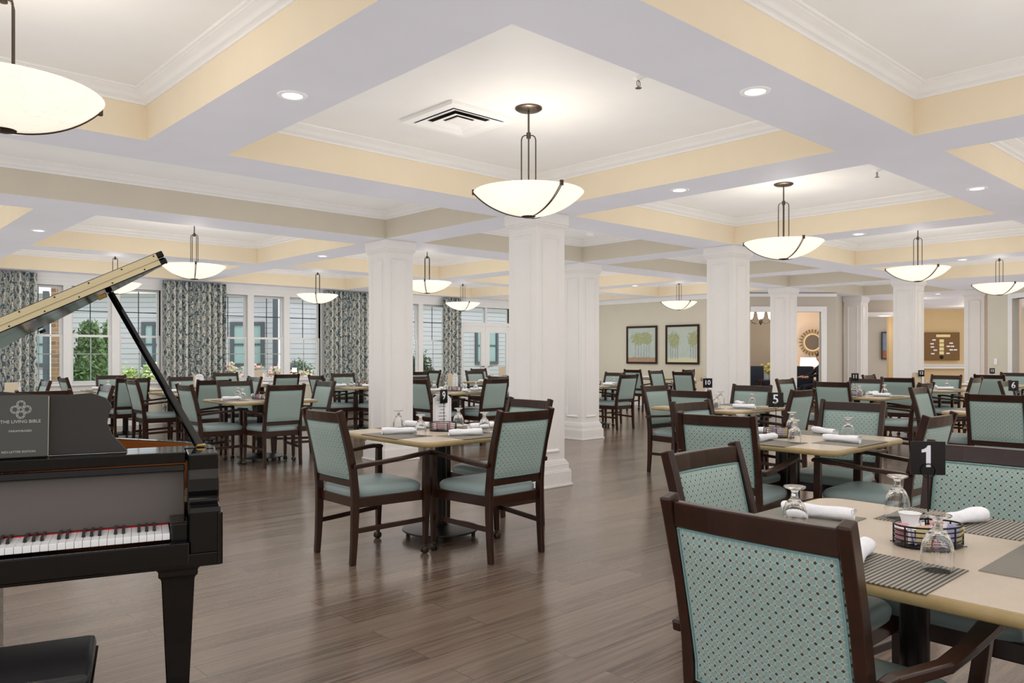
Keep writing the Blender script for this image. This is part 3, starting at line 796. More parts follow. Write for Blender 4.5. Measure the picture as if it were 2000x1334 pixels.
    for l_ in range(4, 7):
        for k in range(56): fs.append((l_ * 56 + k, l_ * 56 + (k + 1) % 56, l_ * 56 + 56 + (k + 1) % 56, l_ * 56 + 56 + k))
    vs.append((0, 0, .499)); top = len(vs) - 1
    for k in range(56): fs.append((7 * 56 + k, 7 * 56 + (k + 1) % 56, top))
    fs.append(tuple(range(55, -1, -1)))
    b.add(vs, fs).build('seat', M['vinyl'], r, smooth=70)
    return r

# ------------------------------------------------------------------ table and table-ware prototypes
def make_table(label, loc, rz):
    r = thing('dining_table', label, 'table', loc, rz, 'square pedestal dining tables')
    def rr(h, rad, n=6):
        p = []
        for cx, cy, a0 in ((h - rad, h - rad, 0), (-h + rad, h - rad, 90), (-h + rad, -h + rad, 180), (h - rad, -h + rad, 270)):
            for i in range(n + 1): a = R(a0 + 90 * i / n); p.append((cx + rad * math.cos(a), cy + rad * math.sin(a)))
        return p
    MB().prism(rr(.522, .082), .726, .7602).build('tabletop', M['laminate'], r)
    vs = []; fs = []
    prof = [(.0, .758), (.006, .7605), (.013, .759), (.019, .752), (.0215, .743), (.019, .733), (.013, .727), (.0, .725)]
    for (o_, z) in prof: vs += [(x, y, z) for x, y in rr(.519 + o_, .079 + o_)]
    n = 28
    for k in range(len(prof)):
        k2 = (k + 1) % len(prof)
        for i in range(n): fs.append((k * n + i, k * n + (i + 1) % n, k2 * n + (i + 1) % n, k2 * n + i))
    MB().add(vs, fs).build('edge_banding', M['edge'], r, smooth=60)
    MB().lathe([(0, .0), (.042, 0), (.042, .7), (0, .7)][0:0] + [(.042, .06), (.042, .715)], 24).build('pedestal', M['pedestal'], r, smooth=40)
    b = MB(); b.span(-.25, .25, -.03, .03, .708, .7255); b.span(-.03, .03, -.25, .25, .708, .7255); b.build('top_bracket', M['pedestal'], r)
    MB().lathe([(0, .045), (.275, .045), (.28, .05), (.278, .058), (.2, .07), (.06, .082), (.05, .095), (.045, .095)], 40).build('base_disc', M['pedestal'], r, smooth=40)
    for k in range(4):
        a = R(45 + 90 * k); MB().lathe([(0, 0), (.014, 0), (.016, .03), (.012, .047), (0, .047)], 12, c=(.24 * math.cos(a), .24 * math.sin(a), 0)).build('foot', M['black'], r, smooth=40)
    return r
def make_goblet(label, loc, rz=0):
    out = [(.0335, 0), (.0375, .012), (.0405, .03), (.0405, .05), (.036, .074), (.027, .094), (.015, .107), (.011, .113), (.012, .118), (.0095, .124), (.011, .13), (.013, .135), (.03, .1405), (.0345, .144), (.034, .147), (.02, .1475), (0, .1465)]
    inn = [(.0, .1015), (.01, .1005), (.021, .0935), (.0335, .072), (.0382, .049), (.0382, .03), (.0355, .012), (.032, 0)]
    o = MB().lathe(inn[::1] + out, 32, cap=False).build('goblet', M['glass'], smooth=60); o.location = loc
    return tag(o, label, 'glass', 'upturned clear goblets')
def make_napkin(label, loc, rz):
    b = MB(); vs = []; fs = []; n = 22; L = 16
    for j in range(L + 1):
        t = j / L; x = -.115 + .23 * t; rb = .026 - .006 * t + .0025 * math.sin(9 * t)
        for i in range(n):
            a = 2 * PI * i / n; rr = rb * (1 + .05 * math.sin(3 * a + 5 * t) + .06 * (i / n)); vs.append((x + .006 * math.sin(a * 2) * (t < .05 or t > .95), rr * math.cos(a) * 1.06, .0245 + rr * math.sin(a) * .92))
    for j in range(L):
        for i in range(n): fs.append((j * n + i, j * n + (i + 1) % n, (j + 1) * n + (i + 1) % n, (j + 1) * n + i))
    b.add(vs, fs)
    for x, e in ((-.115, 0), (.115, L)):       # sunk spiral ends
        vs = []; 
        for j in range(4):
            q = 1 - j * .28
            for i in range(n):
                v = b.v[e * n + i]; vs.append((x + (.014 if x < 0 else -.014) * (j > 0) * (j % 2), v[1] * q, .0245 + (v[2] - .0245) * q))
        b.add(vs, [(j * n + i, j * n + (i + 1) % n, (j + 1) * n + (i + 1) % n, (j + 1) * n + i) for j in range(3) for i in range(n)] + [tuple(3 * n + i for i in range(n))])
    o = b.build('napkin_roll', M['linen'], smooth=60); o.location = loc; o.rotation_euler = (0, 0, rz)
    return tag(o, label, 'napkin', 'rolled white napkins')
def make_mat(label, loc, rz):
    o = MB().box((0, 0, .001), (.30, .44, .002)).build('placemat', M['mat']); o.location = loc; o.rotation_euler = (0, 0, rz)
    return tag(o, label, 'placemat', 'woven striped placemats')
def ell(a, b_, z, n=36): return [(a * math.cos(2 * PI * i / n), b_ * math.sin(2 * PI * i / n), z) for i in range(n)]
def make_caddy(label, loc, rz):
    r = thing('condiment_caddy', label, 'basket', loc, rz, 'black wire condiment caddies')
    b = MB(); 
    for z in (.006, .021, .035, .049): b.tube(ell(.1, .07, z), .0021, 6, True)
    b.tube(ell(.1, .07, .063), .0028, 6, True); b.build('hoops', M['black'], r, smooth=80)
    b = MB()
    for k in range(8): a = 2 * PI * (k + .5) / 8; b.tube([(.101 * math.cos(a), .071 * math.sin(a), .003), (.101 * math.cos(a), .071 * math.sin(a), .064)], .0024, 6)
    b.build('uprights', M['black'], r, smooth=80)
    b = MB(); 
    for k in range(-3, 4): b.tube([(-.09, k * .016, .004), (.09, k * .016, .004)], .0015, 5)
    b.lathe([(0, .003), (.098, .003), (.098, .006), (0, .006)], 30, sy=.69).build('bottom', M['black'], r)
    return r
def make_packet(mat):
    b = MB(); b.box((0, 0, .025), (.032, .004, .05), ch=.0015); b.box((0, 0, .049), (.032, .0015, .006))
    o = b.build('sugar_packet', mat); return tag(o, 'x', 'sugar packet', 'x')
def make_sign(num, label, loc, rz):
    r = thing('table_number', label, 'sign', loc, rz, None)
    b = MB(); b.tube([(0, 0, .008), (0, 0, .205)], .0024, 8)
    b.tube([(.021 * math.sin(2 * PI * i / 24), -.004, .213 + .021 * -math.cos(2 * PI * i / 24)) for i in range(24)], .0018, 6, True); b.tube([(-.02, 0, .008), (.02, 0, .008)], .002, 6)
    b.build('wire_stand', M['black'], r, smooth=80)
    MB().span(-.05, .05, 0, .003, .2, .302, ch=.001).build('card', M['signblack'], r)
    if num == '1':
        pl = [(-.006, -.033), (.007, -.033), (.007, .033), (-.001, .033), (-.005, .027), (-.012, .022), (-.019, .020), (-.019, .011), (-.006, .013)]
        MB().prism(pl, 0, .001).xf(Matrix.Translation((0, -.0002, .257)) @ STAND).build('numeral', M['number'], r); return r
    text_mesh(num, .088 if len(num) == 1 else .068, 'numeral', M['number'], r, Matrix.Translation((-.002, -.0012, .254)) @ STAND, bold=.0012)
    return r
def make_menu(label, loc, rz):
    """three-leaf standing menu: a tan cover leaf and two white printed leaves"""
    r = thing('menu_stand', label, 'menu', loc, rz, None); H = .262; Wd = .15
    b = MB(); b.box((0, 0, 0), (Wd, .003, H), mat=Matrix.Translation((0, 0, H / 2)))
    lf = b.build('printed_leaf', M['paper'], r)
    t = MB(); 
    for k in range(8):
        ww = (.1, .045, .06, .03, .05, .07, .055, .04)[k]; t.span(-ww / 2, ww / 2, -.0022, -.0015, H * .84 - k * .024, H * .84 - k * .024 + .0045)
    for (a, c, z0, z1) in ((-.062, .062, .03, .0315), (-.062, .062, .236, .2375), (-.062, -.0605, .03, .237), (.0605, .062, .03, .237)): t.span(a, c, -.0022, -.0015, z0, z1)
    t.build('print', M['ink'], lf)
    k = MB(); k.add([(.045, -.0024, H), (.0752, -.0024, H), (.0752, -.0024, H - .03), (.045, .0024, H), (.0752, .0024, H), (.0752, .0024, H - .03)], [(0, 1, 2), (5, 4, 3), (0, 3, 4, 1), (1, 4, 5, 2), (2, 5, 3, 0)])
    k.add([(-.045, -.0024, H), (-.0752, -.0024, H), (-.0752, -.0024, H - .02), (-.045, .0024, H), (-.0752, .0024, H), (-.0752, .0024, H - .02)], [(2, 1, 0), (3, 4, 5), (1, 4, 3, 0), (2, 5, 4, 1), (0, 3, 5, 2)]); k.build('corner_clip', M['black'], lf)
    for sgn, mt_ in ((-1, 'card'), (1, 'paper')):
        q = Matrix.Translation((sgn * -Wd / 2, 0, 0)) @ Matrix.Rotation(sgn * -R(62) if True else 0, 4, 'Z') @ Matrix.Translation((sgn * Wd / 2, 0, H / 2))
        # leaves fold back behind the printed one
        q = Matrix.Translation((sgn * Wd / 2, 0, 0)) @ Matrix.Rotation(sgn * R(118), 4, 'Z') @ Matrix.Translation((sgn * Wd / 2, 0, H / 2))
        l2 = MB().box((0, 0, 0), (Wd, .003, H), mat=q).build('cover_leaf' if sgn < 0 else 'printed_leaf', M[mt_], r)
        if sgn < 0:
            e = MB(); e.tube([(q @ Vector((.02 * math.cos(a), .002, .03 + .02 * math.sin(a)))) for a in [2 * PI * i / 20 for i in range(20)]], .0012, 5, True)
            e.tube([(q @ Vector((.012 * math.cos(a), .002, .03 + .016 * math.sin(a)))) for a in [2 * PI * i / 20 for i in range(20)]], .001, 5, True); e.build('emblem', M['ink'], l2)
    return r

protos = {}
def put(kind, maker, label, loc, rz, *a):
    if kind not in protos:
        protos[kind] = maker(*a, label, loc, rz) if a else maker(label, loc, rz); protos[kind].rotation_euler = (0, 0, rz); return protos[kind]
    return dup(protos[kind], loc, rz, label)

TABLES = {
 't1': (2.50, .905, 0, 'table one'), 't5': (4.98, 2.58, 0, 'table five'), 't6': (8.85, 2.25, 0, 'table six'), 't7': (12.0, 2.3, 0, 'the table beyond table six'),
 't9': (3.48, 4.54, 0, 'table nine'), 't10': (7.30, 4.63, 0, 'table ten'), 't11': (10.65, 4.6, 0, 'table eleven'), 't12': (13.4, 4.72, 0, 'table twelve'),
 't13': (16.25, 4.5, 0, 'table thirteen'), 'ta': (4.28, 9.27, 0, 'the table just right of the piano prop'), 'tb': (4.40, 11.70, 0, 'the table before the second drape'),
 'tc': (3.9, 13.35, 0, 'the table under the conifer window'), 'td': (1.7, 9.6, 0, 'the table just behind the piano'), 'te': (1.5, 11.9, 0, 'the table by the leftmost drape'),
 'tf': (7.4, 9.3, 0, 'the table between the two near columns'), 'tg': (7.3, 11.8, 0, 'the table before the third drape'), 'th': (6.4, 13.8, 0, 'the table under the pink flower window'),
 'ti': (10.6, 11.9, 0, 'the table before the garden door'), 'tj': (9.45, 13.8, 0, 'the table before the narrow fourth drape'), 'tk': (12.2, 13.5, 0, 'the table right at the garden door'),
 'tl': (10.75, 9.4, 0, 'the table left of the tree paintings'), 'tm': (14.0, 9.2, 0, 'the table below the right tree painting'), 'tn': (15.0, 11.2, 0, 'the table below the left tree painting')}
SIDE = {0: 'near left', 90: 'near right', 180: 'far right', 270: 'far left'}     # side of the table a diner facing that way sits on
# chairs: table, facing (deg), origin x, y, extra turn
CH = [('t1', 0, 1.985, .945, 0), ('t1', 270, 2.56, 1.33, 0), ('t1', 180, 3.07, .95, 0), ('t1', 90, 2.38, .22, 0),
      ('t5', 0, 4.40, 2.66, 12), ('t5', 270, 4.98, 3.04, 0), ('t5', 180, 5.52, 2.56, 2), ('t5', 90, 5.0, 2.03, 0),
      ('t6', 0, 8.27, 2.2, 3), ('t6', 270, 8.93, 2.83, 0), ('t7', 270, 11.8, 2.78, 0),
      ('t9', 0, 2.85, 4.49, 0), ('t9', 90, 3.46, 3.975, 0), ('t9', 180, 3.955, 4.465, 0),
      ('t10', 0, 6.88, 4.5, 4), ('t10', 270, 7.28, 5.1, 0), ('t10', 180, 7.74, 4.68, 3), ('t10', 90, 7.46, 4.12, 0),
      ('t11', 0, 10.25, 4.6, 0), ('t11', 270, 10.46, 5.19, 0), ('t11', 180, 11.16, 4.82, 3), ('t11', 90, 10.38, 3.98, 0),
      ('t12', 0, 12.72, 4.75, 4), ('t12', 270, 13.5, 5.27, 0), ('t12', 180, 13.97, 4.68, 0), ('t12', 90, 13.1, 4.22, 0),
      ('t13', 0, 15.55, 4.28, 0), ('t13', 180, 16.85, 4.42, 0),
      ('ta', 0, 3.72, 9.3, 0), ('ta', 90, 4.24, 8.85, 0), ('ta', 180, 4.8, 9.22, 0), ('ta', 270, 4.33, 9.8, 0),
      ('tb', 0, 3.85, 11.68, 0), ('tb', 90, 4.3, 11.13, 0), ('tb', 180, 4.95, 11.7, 0), ('tb', 270, 4.55, 12.25, 0),
      ('tc', 0, 3.36, 13.3, 0), ('tc', 90, 3.75, 12.82, 0), ('tc', 270, 3.95, 13.95, 0),
      ('td', 90, 1.8, 9.1, 0), ('td', 180, 2.25, 9.62, 0), ('te', 180, 2.12, 11.9, 0),
      ('tf', 0, 6.93, 9.12, 0), ('tf', 90, 7.52, 8.83, 0), ('tf', 180, 7.95, 9.32, 0), ('tf', 270, 7.33, 9.83, 0),
      ('tg', 0, 6.78, 11.8, 0), ('tg', 90, 7.3, 11.3, 0), ('tg', 270, 7.45, 12.32, 0),
      ('th', 90, 6.45, 13.25, 0), ('th', 270, 6.08, 14.32, 0), ('ti', 270, 10.7, 12.42, 0), ('ti', 180, 11.15, 11.9, 0),
      ('tj', 180, 10.0, 13.75, 0), ('tj', 90, 9.35, 13.27, 0), ('tk', 270, 12.2, 14.05, 0), ('tk', 90, 12.3, 12.95, 0),
      ('tl', 90, 10.72, 8.95, 0), ('tl', 180, 11.33, 9.72, 0), ('tm', 0, 13.47, 9.15, 0), ('tm', 270, 13.6, 9.82, 0), ('tn', 0, 14.45, 11.2, 0), ('tn', 90, 15.0, 10.65, 0)]
for (t, fc, x, y, e) in CH:
    see = 'back to the camera' if fc in (0, 90) else 'facing the camera'
    lab = 'teal armchair at the %s side of %s' % (SIDE[fc], TABLES[t][3])
    if len(lab.split()) <= 12: lab += ', ' + see
    if (t, fc) == ('t1', 0): make_chair(lab, (x, y, 0), R(fc + e), .486, .035)
    else: put('chair', make_chair, lab, (x, y, 0), R(fc + e))
for t, (x, y, rz, ph) in TABLES.items(): put('table', make_table, 'square beige pedestal table: ' + ph if ph.startswith('table') else 'square beige pedestal dining table, ' + ph[4:].replace('table ', '', 1) , (x, y, 0), rz)

TZ = .7605
def loc2(tx, ty, fc, fwd, side):
    """fwd: metres from the table centre towards the diner; side: metres to the diner's right"""
    a = R(fc); fx, fy = math.cos(a), math.sin(a); rx, ry = fy, -fx
    return (tx - fx * fwd + rx * side, ty - fy * fwd + ry * side)
rnd = random.Random(3)
FULL = ('t1', 't5', 't9', 't10', 't11', 't12', 'ta', 'tb', 'tf')
SETS = {'t6': (0, 270), 't7': (270,), 't13': (0, 270), 'tc': (0, 90), 'td': (180, 90), 'te': (180,), 'tg': (0, 90, 270), 'th': (90, 270), 'ti': (0, 90), 'tj': (90,), 'tk': (90,), 'tl': (90, 180, 0), 'tm': (0, 270), 'tn': (0,)}
NAP = {('t1', 0): (-.36, .045, 12), ('t9', 0): (-.34, .02, -30), ('t9', 90): (-.36, .0, 65), ('t5', 180): (-.34, 0, 62), ('t5', 0): (-.33, .04, 0), ('t5', 270): (-.33, .0, 20), ('t1', 180): (-.35, .04, -14), ('t1', 90): (-.42, .13, 0), ('t10', 180): (-.34, 0, 50)}
for t, (x, y, rz, ph) in TABLES.items():
    for fc in ((0, 90, 180, 270) if t in FULL else SETS.get(t, ())):
        px, py = loc2(x, y, fc, .387, 0); put('mat', make_mat, 'grey striped placemat, %s side of %s' % (SIDE[fc], ph), (px, py, TZ), R(fc))
        gx, gy = loc2(x, y, fc, .30, .165); put('goblet', make_goblet, 'upturned goblet, %s side of %s' % (SIDE[fc], ph), (gx, gy, TZ + .002), 0)
        f_, s_, tw = NAP.get((t, fc), (-.35, -.01 + rnd.uniform(-.03, .03), rnd.uniform(-18, 18)))
        nx, ny = loc2(x, y, fc, -f_, s_ - .06); put('napkin', make_napkin, 'rolled white napkin, %s side of %s' % (SIDE[fc], ph), (nx, ny, TZ + .002), R(fc + tw))
VIEW = R(47.3)
cad = {'t1': (2.48, .86, -35), 't9': (3.52, 4.56, -45), 't5': (4.93, 2.66, -42), 't10': (7.25, 4.72, -42)}
NUM = {'t1': ('1', 0), 't5': ('5', -6), 't9': ('9', 0), 't10': ('10', -4), 't11': ('11', 0), 't12': ('12', 0), 't13': ('13', 0), 't6': ('6', 0)}
packs = {}
for t, (x, y, rz, ph) in TABLES.items():
    if t in ('t7', 'th', 'tj', 'tn'): continue
    cx, cy, cr_ = cad.get(t, (x, y, -42))
    put('caddy', make_caddy, 'black wire condiment caddy in the middle of ' + ph, (cx, cy, TZ), R(cr_))
    cols = ['wpaper', 'pink', 'wpaper', 'yellow', 'wpaper', 'blue', 'pink']
    names = {'pink': 'pink', 'wpaper': 'white', 'yellow': 'yellow', 'blue': 'blue'}
    npk = 20 if t == 't1' else (12 if t in ('t5', 't9', 't10', 'ta') else 6)
    for k in range(npk):
        cn = cols[(k * 5) % 7] if t != 't9' else ('wpaper' if k % 3 else 'pink')
        if cn not in packs:
            packs[cn] = make_packet(M[cn]); o = packs[cn]
        else: o = dup(packs[cn])
        u = (k % 10 - 4.5) / 5 if npk > 12 else (k / (npk - 1) - .5) * 1.7
        v = ((-1) ** k * .018 if npk <= 12 else (-.03 + .03 * (k // 10) * 2))
        lx, ly = u * .078, v * .8
        a = R(cr_); o.location = (cx + lx * math.cos(a) - ly * math.sin(a), cy + lx * math.sin(a) + ly * math.cos(a), TZ + .008 + rnd.uniform(0, .006))
        o.rotation_euler = (rnd.uniform(-.35, .35), rnd.uniform(-.25, .25), a + rnd.uniform(-.9, .9))
        o['label'] = '%s sweetener packet in the caddy of %s' % (names[cn], ph)
        o['group'] = '%s sweetener packets at %s' % (names[cn], ph)
    if t in NUM:
        n, e = NUM[t]; back = .055
        sx, sy = cx + back * CA, cy + back * SA
        rz_s = VIEW - PI / 2 + R(e)
        if t == 't9': rz_s += R(62)
        if t == 't1': rz_s -= R(8); sx += .022; sy -= .02
        make_sign(n, 'black table number card reading %s on a wire stand' % ph.split()[1], (sx, sy, TZ), rz_s)
menus = [('t9', .13, 32, 'white printed menu stand behind the number card of table nine'), ('t10', .19, 50, 'tan and white menu stand left of the sign of table ten'),
         ('t12', .16, 110, 'tan menu stand before the column at table twelve'), ('td', .1, 115, 'tan menu stand above the piano music desk'), ('tb', .12, 60, 'tan and striped menu stand before the second drape'),
         ('th', .0, 118, 'tan menu stand under the pink flower window'), ('tf', .1, 62, 'tan and white menu stand between the two near columns'), ('tk', .0, 118, 'tan menu stand in front of the garden door'),
         ('tm', .05, 118, 'tan menu stand left of the column behind table ten')]
for (t, back, turn, lab) in menus:
    x, y = TABLES[t][:2]; off = {'t10': -.07, 'tm': -.1}.get(t, 0)
    mx, my = x + back * CA + off * SA, y + back * SA - off * CA
    if 'menu' not in protos: protos['menu'] = make_menu(lab, (mx, my, TZ), VIEW - PI / 2 + R(turn))
    else: dup(protos['menu'], (mx, my, TZ), VIEW - PI / 2 + R(turn), lab)
# small white cup on the caddy of table one
cup = thing('creamer_cup', 'small white creamer cup resting on the caddy of table one', 'cup', (2.462, .905, TZ + .052))
MB().lathe([(0, 0), (.02, 0), (.027, .03), (.03, .038), (.032, .04), (.029, .04), (.025, .03), (.018, .004), (0, .004)], 24, cap=False).build('bowl', M['white'], cup, smooth=50)
b = MB(); b.tube([(.026, 0, .032), (.042, 0, .03), (.045, 0, .02), (.036, 0, .01), (.024, 0, .009)], .003, 8); b.build('handle', M['white'], cup, smooth=60)
MB().lathe([(0, 0), (.04, 0), (.048, .004), (.046, .006), (0, .003)], 24).build('saucer', M['white'], cup, smooth=50, loc=(0, 0, -.006))

# ------------------------------------------------------------------ grand piano
PX, PY = W(-.98, 2.62)
ang = math.atan2(W(.9026, .4305)[1], W(.9026, .4305)[0])
def plab(a, b): return (a, b)
piano = thing('grand_piano', 'black gloss baby grand piano with raised lid in the left foreground', 'piano', (PX, PY, 0), ang)
g = M['piano']
# outline of the rim (a along keyboard, b away from player)
def smooth_curve(pts, n=8):
    out = []
    P = [pts[0]] + pts + [pts[-1]]
    for i in range(1, len(P) - 2):
        for k in range(n):
            t = k / n; p0_, p1_, p2_, p3_ = P[i - 1], P[i], P[i + 1], P[i + 2]
            out.append(tuple(.5 * ((2 * p1_[j]) + (-p0_[j] + p2_[j]) * t + (2 * p0_[j] - 5 * p1_[j] + 4 * p2_[j] - p3_[j]) * t * t + (-p0_[j] + 3 * p1_[j] - 3 * p2_[j] + p3_[j]) * t ** 3) for j in range(2)))
    out.append(pts[-1]); return out
bent = smooth_curve([(0, .22), (0, .36), (-.06, .5), (-.2, .66), (-.4, .86), (-.62, 1.05), (-.8, 1.25), (-.98, 1.4), (-1.18, 1.46), (-1.38, 1.38), (-1.46, 1.2), (-1.46, .9), (-1.46, .22)], 6)
def offset(c, d):
    o = []
    for i, p in enumerate(c):
        q0, q1 = c[max(i - 1, 0)], c[min(i + 1, len(c) - 1)]; tx, ty = q1[0] - q0[0], q1[1] - q0[1]; l = math.hypot(tx, ty) or 1
        o.append((p[0] - ty / l * d, p[1] + tx / l * d))
    return o
inner = offset(bent, .036)
rim = MB(); n = len(bent)
vs = [(p[0], p[1], .62) for p in bent] + [(p[0], p[1], .985) for p in bent] + [(p[0], p[1], .985) for p in inner] + [(p[0], p[1], .62) for p in inner]
fs = []
for i in range(n - 1):
    for k in range(4): k2 = (k + 1) % 4; fs.append((k * n + i, k * n + i + 1, k2 * n + i + 1, k2 * n + i))
fs += [(0, n, 2 * n, 3 * n), (n - 1, 2 * n - 1, 3 * n - 1, 4 * n - 1)]
rim.add(vs, fs).build('rim', g, piano, smooth=40, bevel=.004)
inn2 = offset(bent, .040); c0_, c1_ = 9, -8; inner_v, inn2_v = inner[c0_:c1_], inn2[c0_:c1_]; nv_ = len(inner_v)
b = MB(); b.add([(p[0], p[1], .72) for p in inner_v] + [(p[0], p[1], .982) for p in inner_v] + [(p[0], p[1], .982) for p in inn2_v] + [(p[0], p[1], .72) for p in inn2_v], [(k * nv_ + i, k * nv_ + i + 1, ((k + 1) % 4) * nv_ + i + 1, ((k + 1) % 4) * nv_ + i) for i in range(nv_ - 1) for k in range(4)])
b.build('inner_rim_veneer', wood('amber_veneer', srgb(150, 78, 28), srgb(186, 108, 46), (2, 2, 8), .3, .3), piano, smooth=40)
b = MB(); b.prism([(p[0], p[1]) for p in offset(bent, .03)], .60, .64); b.build('soundboard', M['chairwood'], piano)
b = MB(); b.prism([(p[0], p[1]) for p in offset(bent, .09)], .80, .82); b.build('iron_plate', M['gold'], piano)
b = MB()
for k in range(40):
    a = -.14 - k * .032; L = .62 + .012 * k; b.tube([(a, .5, .85), (a + .002, min(.5 + L, .45 + .018 * k + .3), .85)], .0012, 4)
b.build('strings', M['steel'], piano)
# case front: key bed, slip, cheeks, blocks
MB().span(-1.46, 0, .0, .26, .62, .665, ch=.004).build('key_bed', g, piano)
MB().span(-1.36, -.1, -.008, .03, .63, .705, ch=.004).build('key_slip', g, piano)
for (x0, x1) in ((-.10, 0), (-1.46, -1.36)):
    s = MB(); pr = [(.0, .665), (.0, .80), (.012, .815), (.07, .82), (.085, .835), (.075, .86), (.082, .9), (.10, .93), (.10, .985), (.26, .985), (.26, .665)]
    vs = [(x0, p[0], p[1]) for p in pr] + [(x1, p[0], p[1]) for p in pr]; m_ = len(pr)
    s.add(vs, [tuple(range(m_)), tuple(range(2 * m_ - 1, m_ - 1, -1))] + [(i, (i + 1) % m_, m_ + (i + 1) % m_, m_ + i) for i in range(m_)])
    s.build('cheek', g, piano, bevel=.006)
MB().span(-.155, -.10, .028, .19, .70, .765, ch=.006).build('key_block', g, piano); MB().span(-1.36, -1.305, .028, .19, .70, .765, ch=.006).build('key_block', g, piano)
b = MB(); b.span(-.012, .004, -.016, .05, .625, .8, ch=.004); b.build('arm_end', g, piano)
# keys
KW = .02325; K0 = -.157
nk = 49
for i in range(nk):
    x1 = K0 - i * KW; MB().span(x1 - KW + .0007, x1 - .0004, .035, .185, .712, .733, ch=.0015).build('white_key', M['ivory'], piano)
pat = [1, 0, 1, 1, 0, 1, 1]      # black after B(0)? counted downward from top C: C | B Bb A Ab G Gb F | E Eb D Db C
order = 'CBAGFED'
for i in range(nk - 1):
    a, c = order[i % 7], order[(i + 1) % 7]
    if (a, c) in (('C', 'B'), ('F', 'E')): continue
    xm = K0 - (i + 1) * KW
    k = MB(); k.add([(xm - .0055, .092, .733), (xm + .0055, .092, .733), (xm + .0045, .1, .745), (xm - .0045, .1, .745), (xm - .0055, .185, .733), (xm + .0055, .185, .733), (xm + .0045, .185, .745), (xm - .0045, .185, .745)],
                    [(0, 1, 2, 3), (5, 4, 7, 6), (3, 2, 6, 7), (0, 3, 7, 4), (1, 5, 6, 2), (0, 4, 5, 1)]); k.build('black_key', M['piano'], piano)
MB().span(-1.31, K0, .183, .187, .733, .7362).build('key_felt', M['red'], piano)
# fallboard (open, satin face) leaning back, with glossy shelf above
def slab(p0_, p1_, th, a0, a1, name, m, parent, bv=.003):
    d = Vector((p1_[0] - p0_[0], p1_[1] - p0_[1])); nrm = Vector((-d.y, d.x)).normalized() * th
    if nrm.x < 0: nrm = -nrm
    q = [p0_, p1_, (p1_[0] + nrm.x, p1_[1] + nrm.y), (p0_[0] + nrm.x, p0_[1] + nrm.y)]
    vs = [(a0, y_, z_) for y_, z_ in q] + [(a1, y_, z_) for y_, z_ in q]
    return MB().add(vs, [(0, 1, 2, 3), (7, 6, 5, 4), (0, 4, 5, 1), (1, 5, 6, 2), (2, 6, 7, 3), (3, 7, 4, 0)]).build(name, m, parent, bevel=bv)
fb = slab((.188, .736), (.212, .915), .016, -1.355, -.105, 'fallboard', plain('satin_fallboard', srgb(92, 86, 83), .3, 0, .5), piano)
slab((.176, .918), (.182, .942), .03, -1.355, -.105, 'fallboard_lip', g, fb)
slab((.172, .947), (.172, .985), .13, -1.358, -.102, 'music_shelf', g, piano)
MB().span(-.29, -.056, .30, .37, .94, .985, ch=.003).build('lid_block', g, piano)
# folded slip of lid over the right end and music desk
desk = MB(); DT = .014; d0_, z0_ = .25, .986; lean = .32
pts2 = [(-.285, 0), (-.30, .02), (-.335, .06), (-.35, .10), (-.345, .13), (-.335, .155), (-.355, .185), (-.40, .203), (-.47, .198), (-.56, .2), (-.66, .212), (-.78, .222)]
pts2 = pts2 + [(-1.46 + .0 - p[0] if False else (-1.56 - p[0]), p[1]) for p in reversed(pts2[:-1])]
vs = []
for s_ in (0, DT):
    for (x_, h_) in pts2: vs.append((x_, d0_ + h_ * math.sin(lean) * .6 + s_, z0_ + h_ * 1.02))
m_ = len(pts2); desk.add(vs, [tuple(range(m_)), tuple(range(2 * m_ - 1, m_ - 1, -1))] + [(i, (i + 1) % m_, m_ + (i + 1) % m_, m_ + i) for i in range(m_)])
desk.build('music_desk', M['satin'], piano, bevel=.003)
# brass plate on the inner rim
# legs
def pleg(a, b_):
    l = MB(); vs = []
    for (h_, z) in ((.068, .62), (.068, .60), (.062, .595), (.062, .575), (.056, .57), (.052, .56), (.032, .1), (.036, .095), (.036, .06)):
        vs += [(a - h_, b_ - h_, z), (a + h_, b_ - h_, z), (a + h_, b_ + h_, z), (a - h_, b_ + h_, z)]
    l.add(vs, [(k * 4 + i, k * 4 + (i + 1) % 4, k * 4 + 4 + (i + 1) % 4, k * 4 + 4 + i) for k in range(8) for i in range(4)] + [(0, 1, 2, 3), (35, 34, 33, 32)])
    o = l.build('leg', g, piano, bevel=.003); c = MB(); c.lathe([(0, .06), (.02, .06), (.02, .05), (0, .05)], 12, c=(a, b_, 0))
    w_ = MB().lathe([(0, -.01), (.03, -.01), (.03, .01), (0, .01)], 18).xf(Matrix.Translation((a, b_, .03)) @ Matrix.Rotation(PI / 2, 4, 'X')); c.add(w_.v, w_.f); c.build('caster', M['brass'], o, smooth=40)
pleg(-.13, .14); pleg(-1.33, .14); pleg(-1.1, 1.25)
b = MB(); b.span(-.80, -.66, .22, .30, .1, .62); b.build('pedal_lyre', g, piano, bevel=.004)
for k in range(3): MB().sweep([(-.78 + k * .05, .24, .07), (-.78 + k * .05, .12, .05)], .02, .012, (1, 0, 0)).build('pedal', M['brass'], piano)
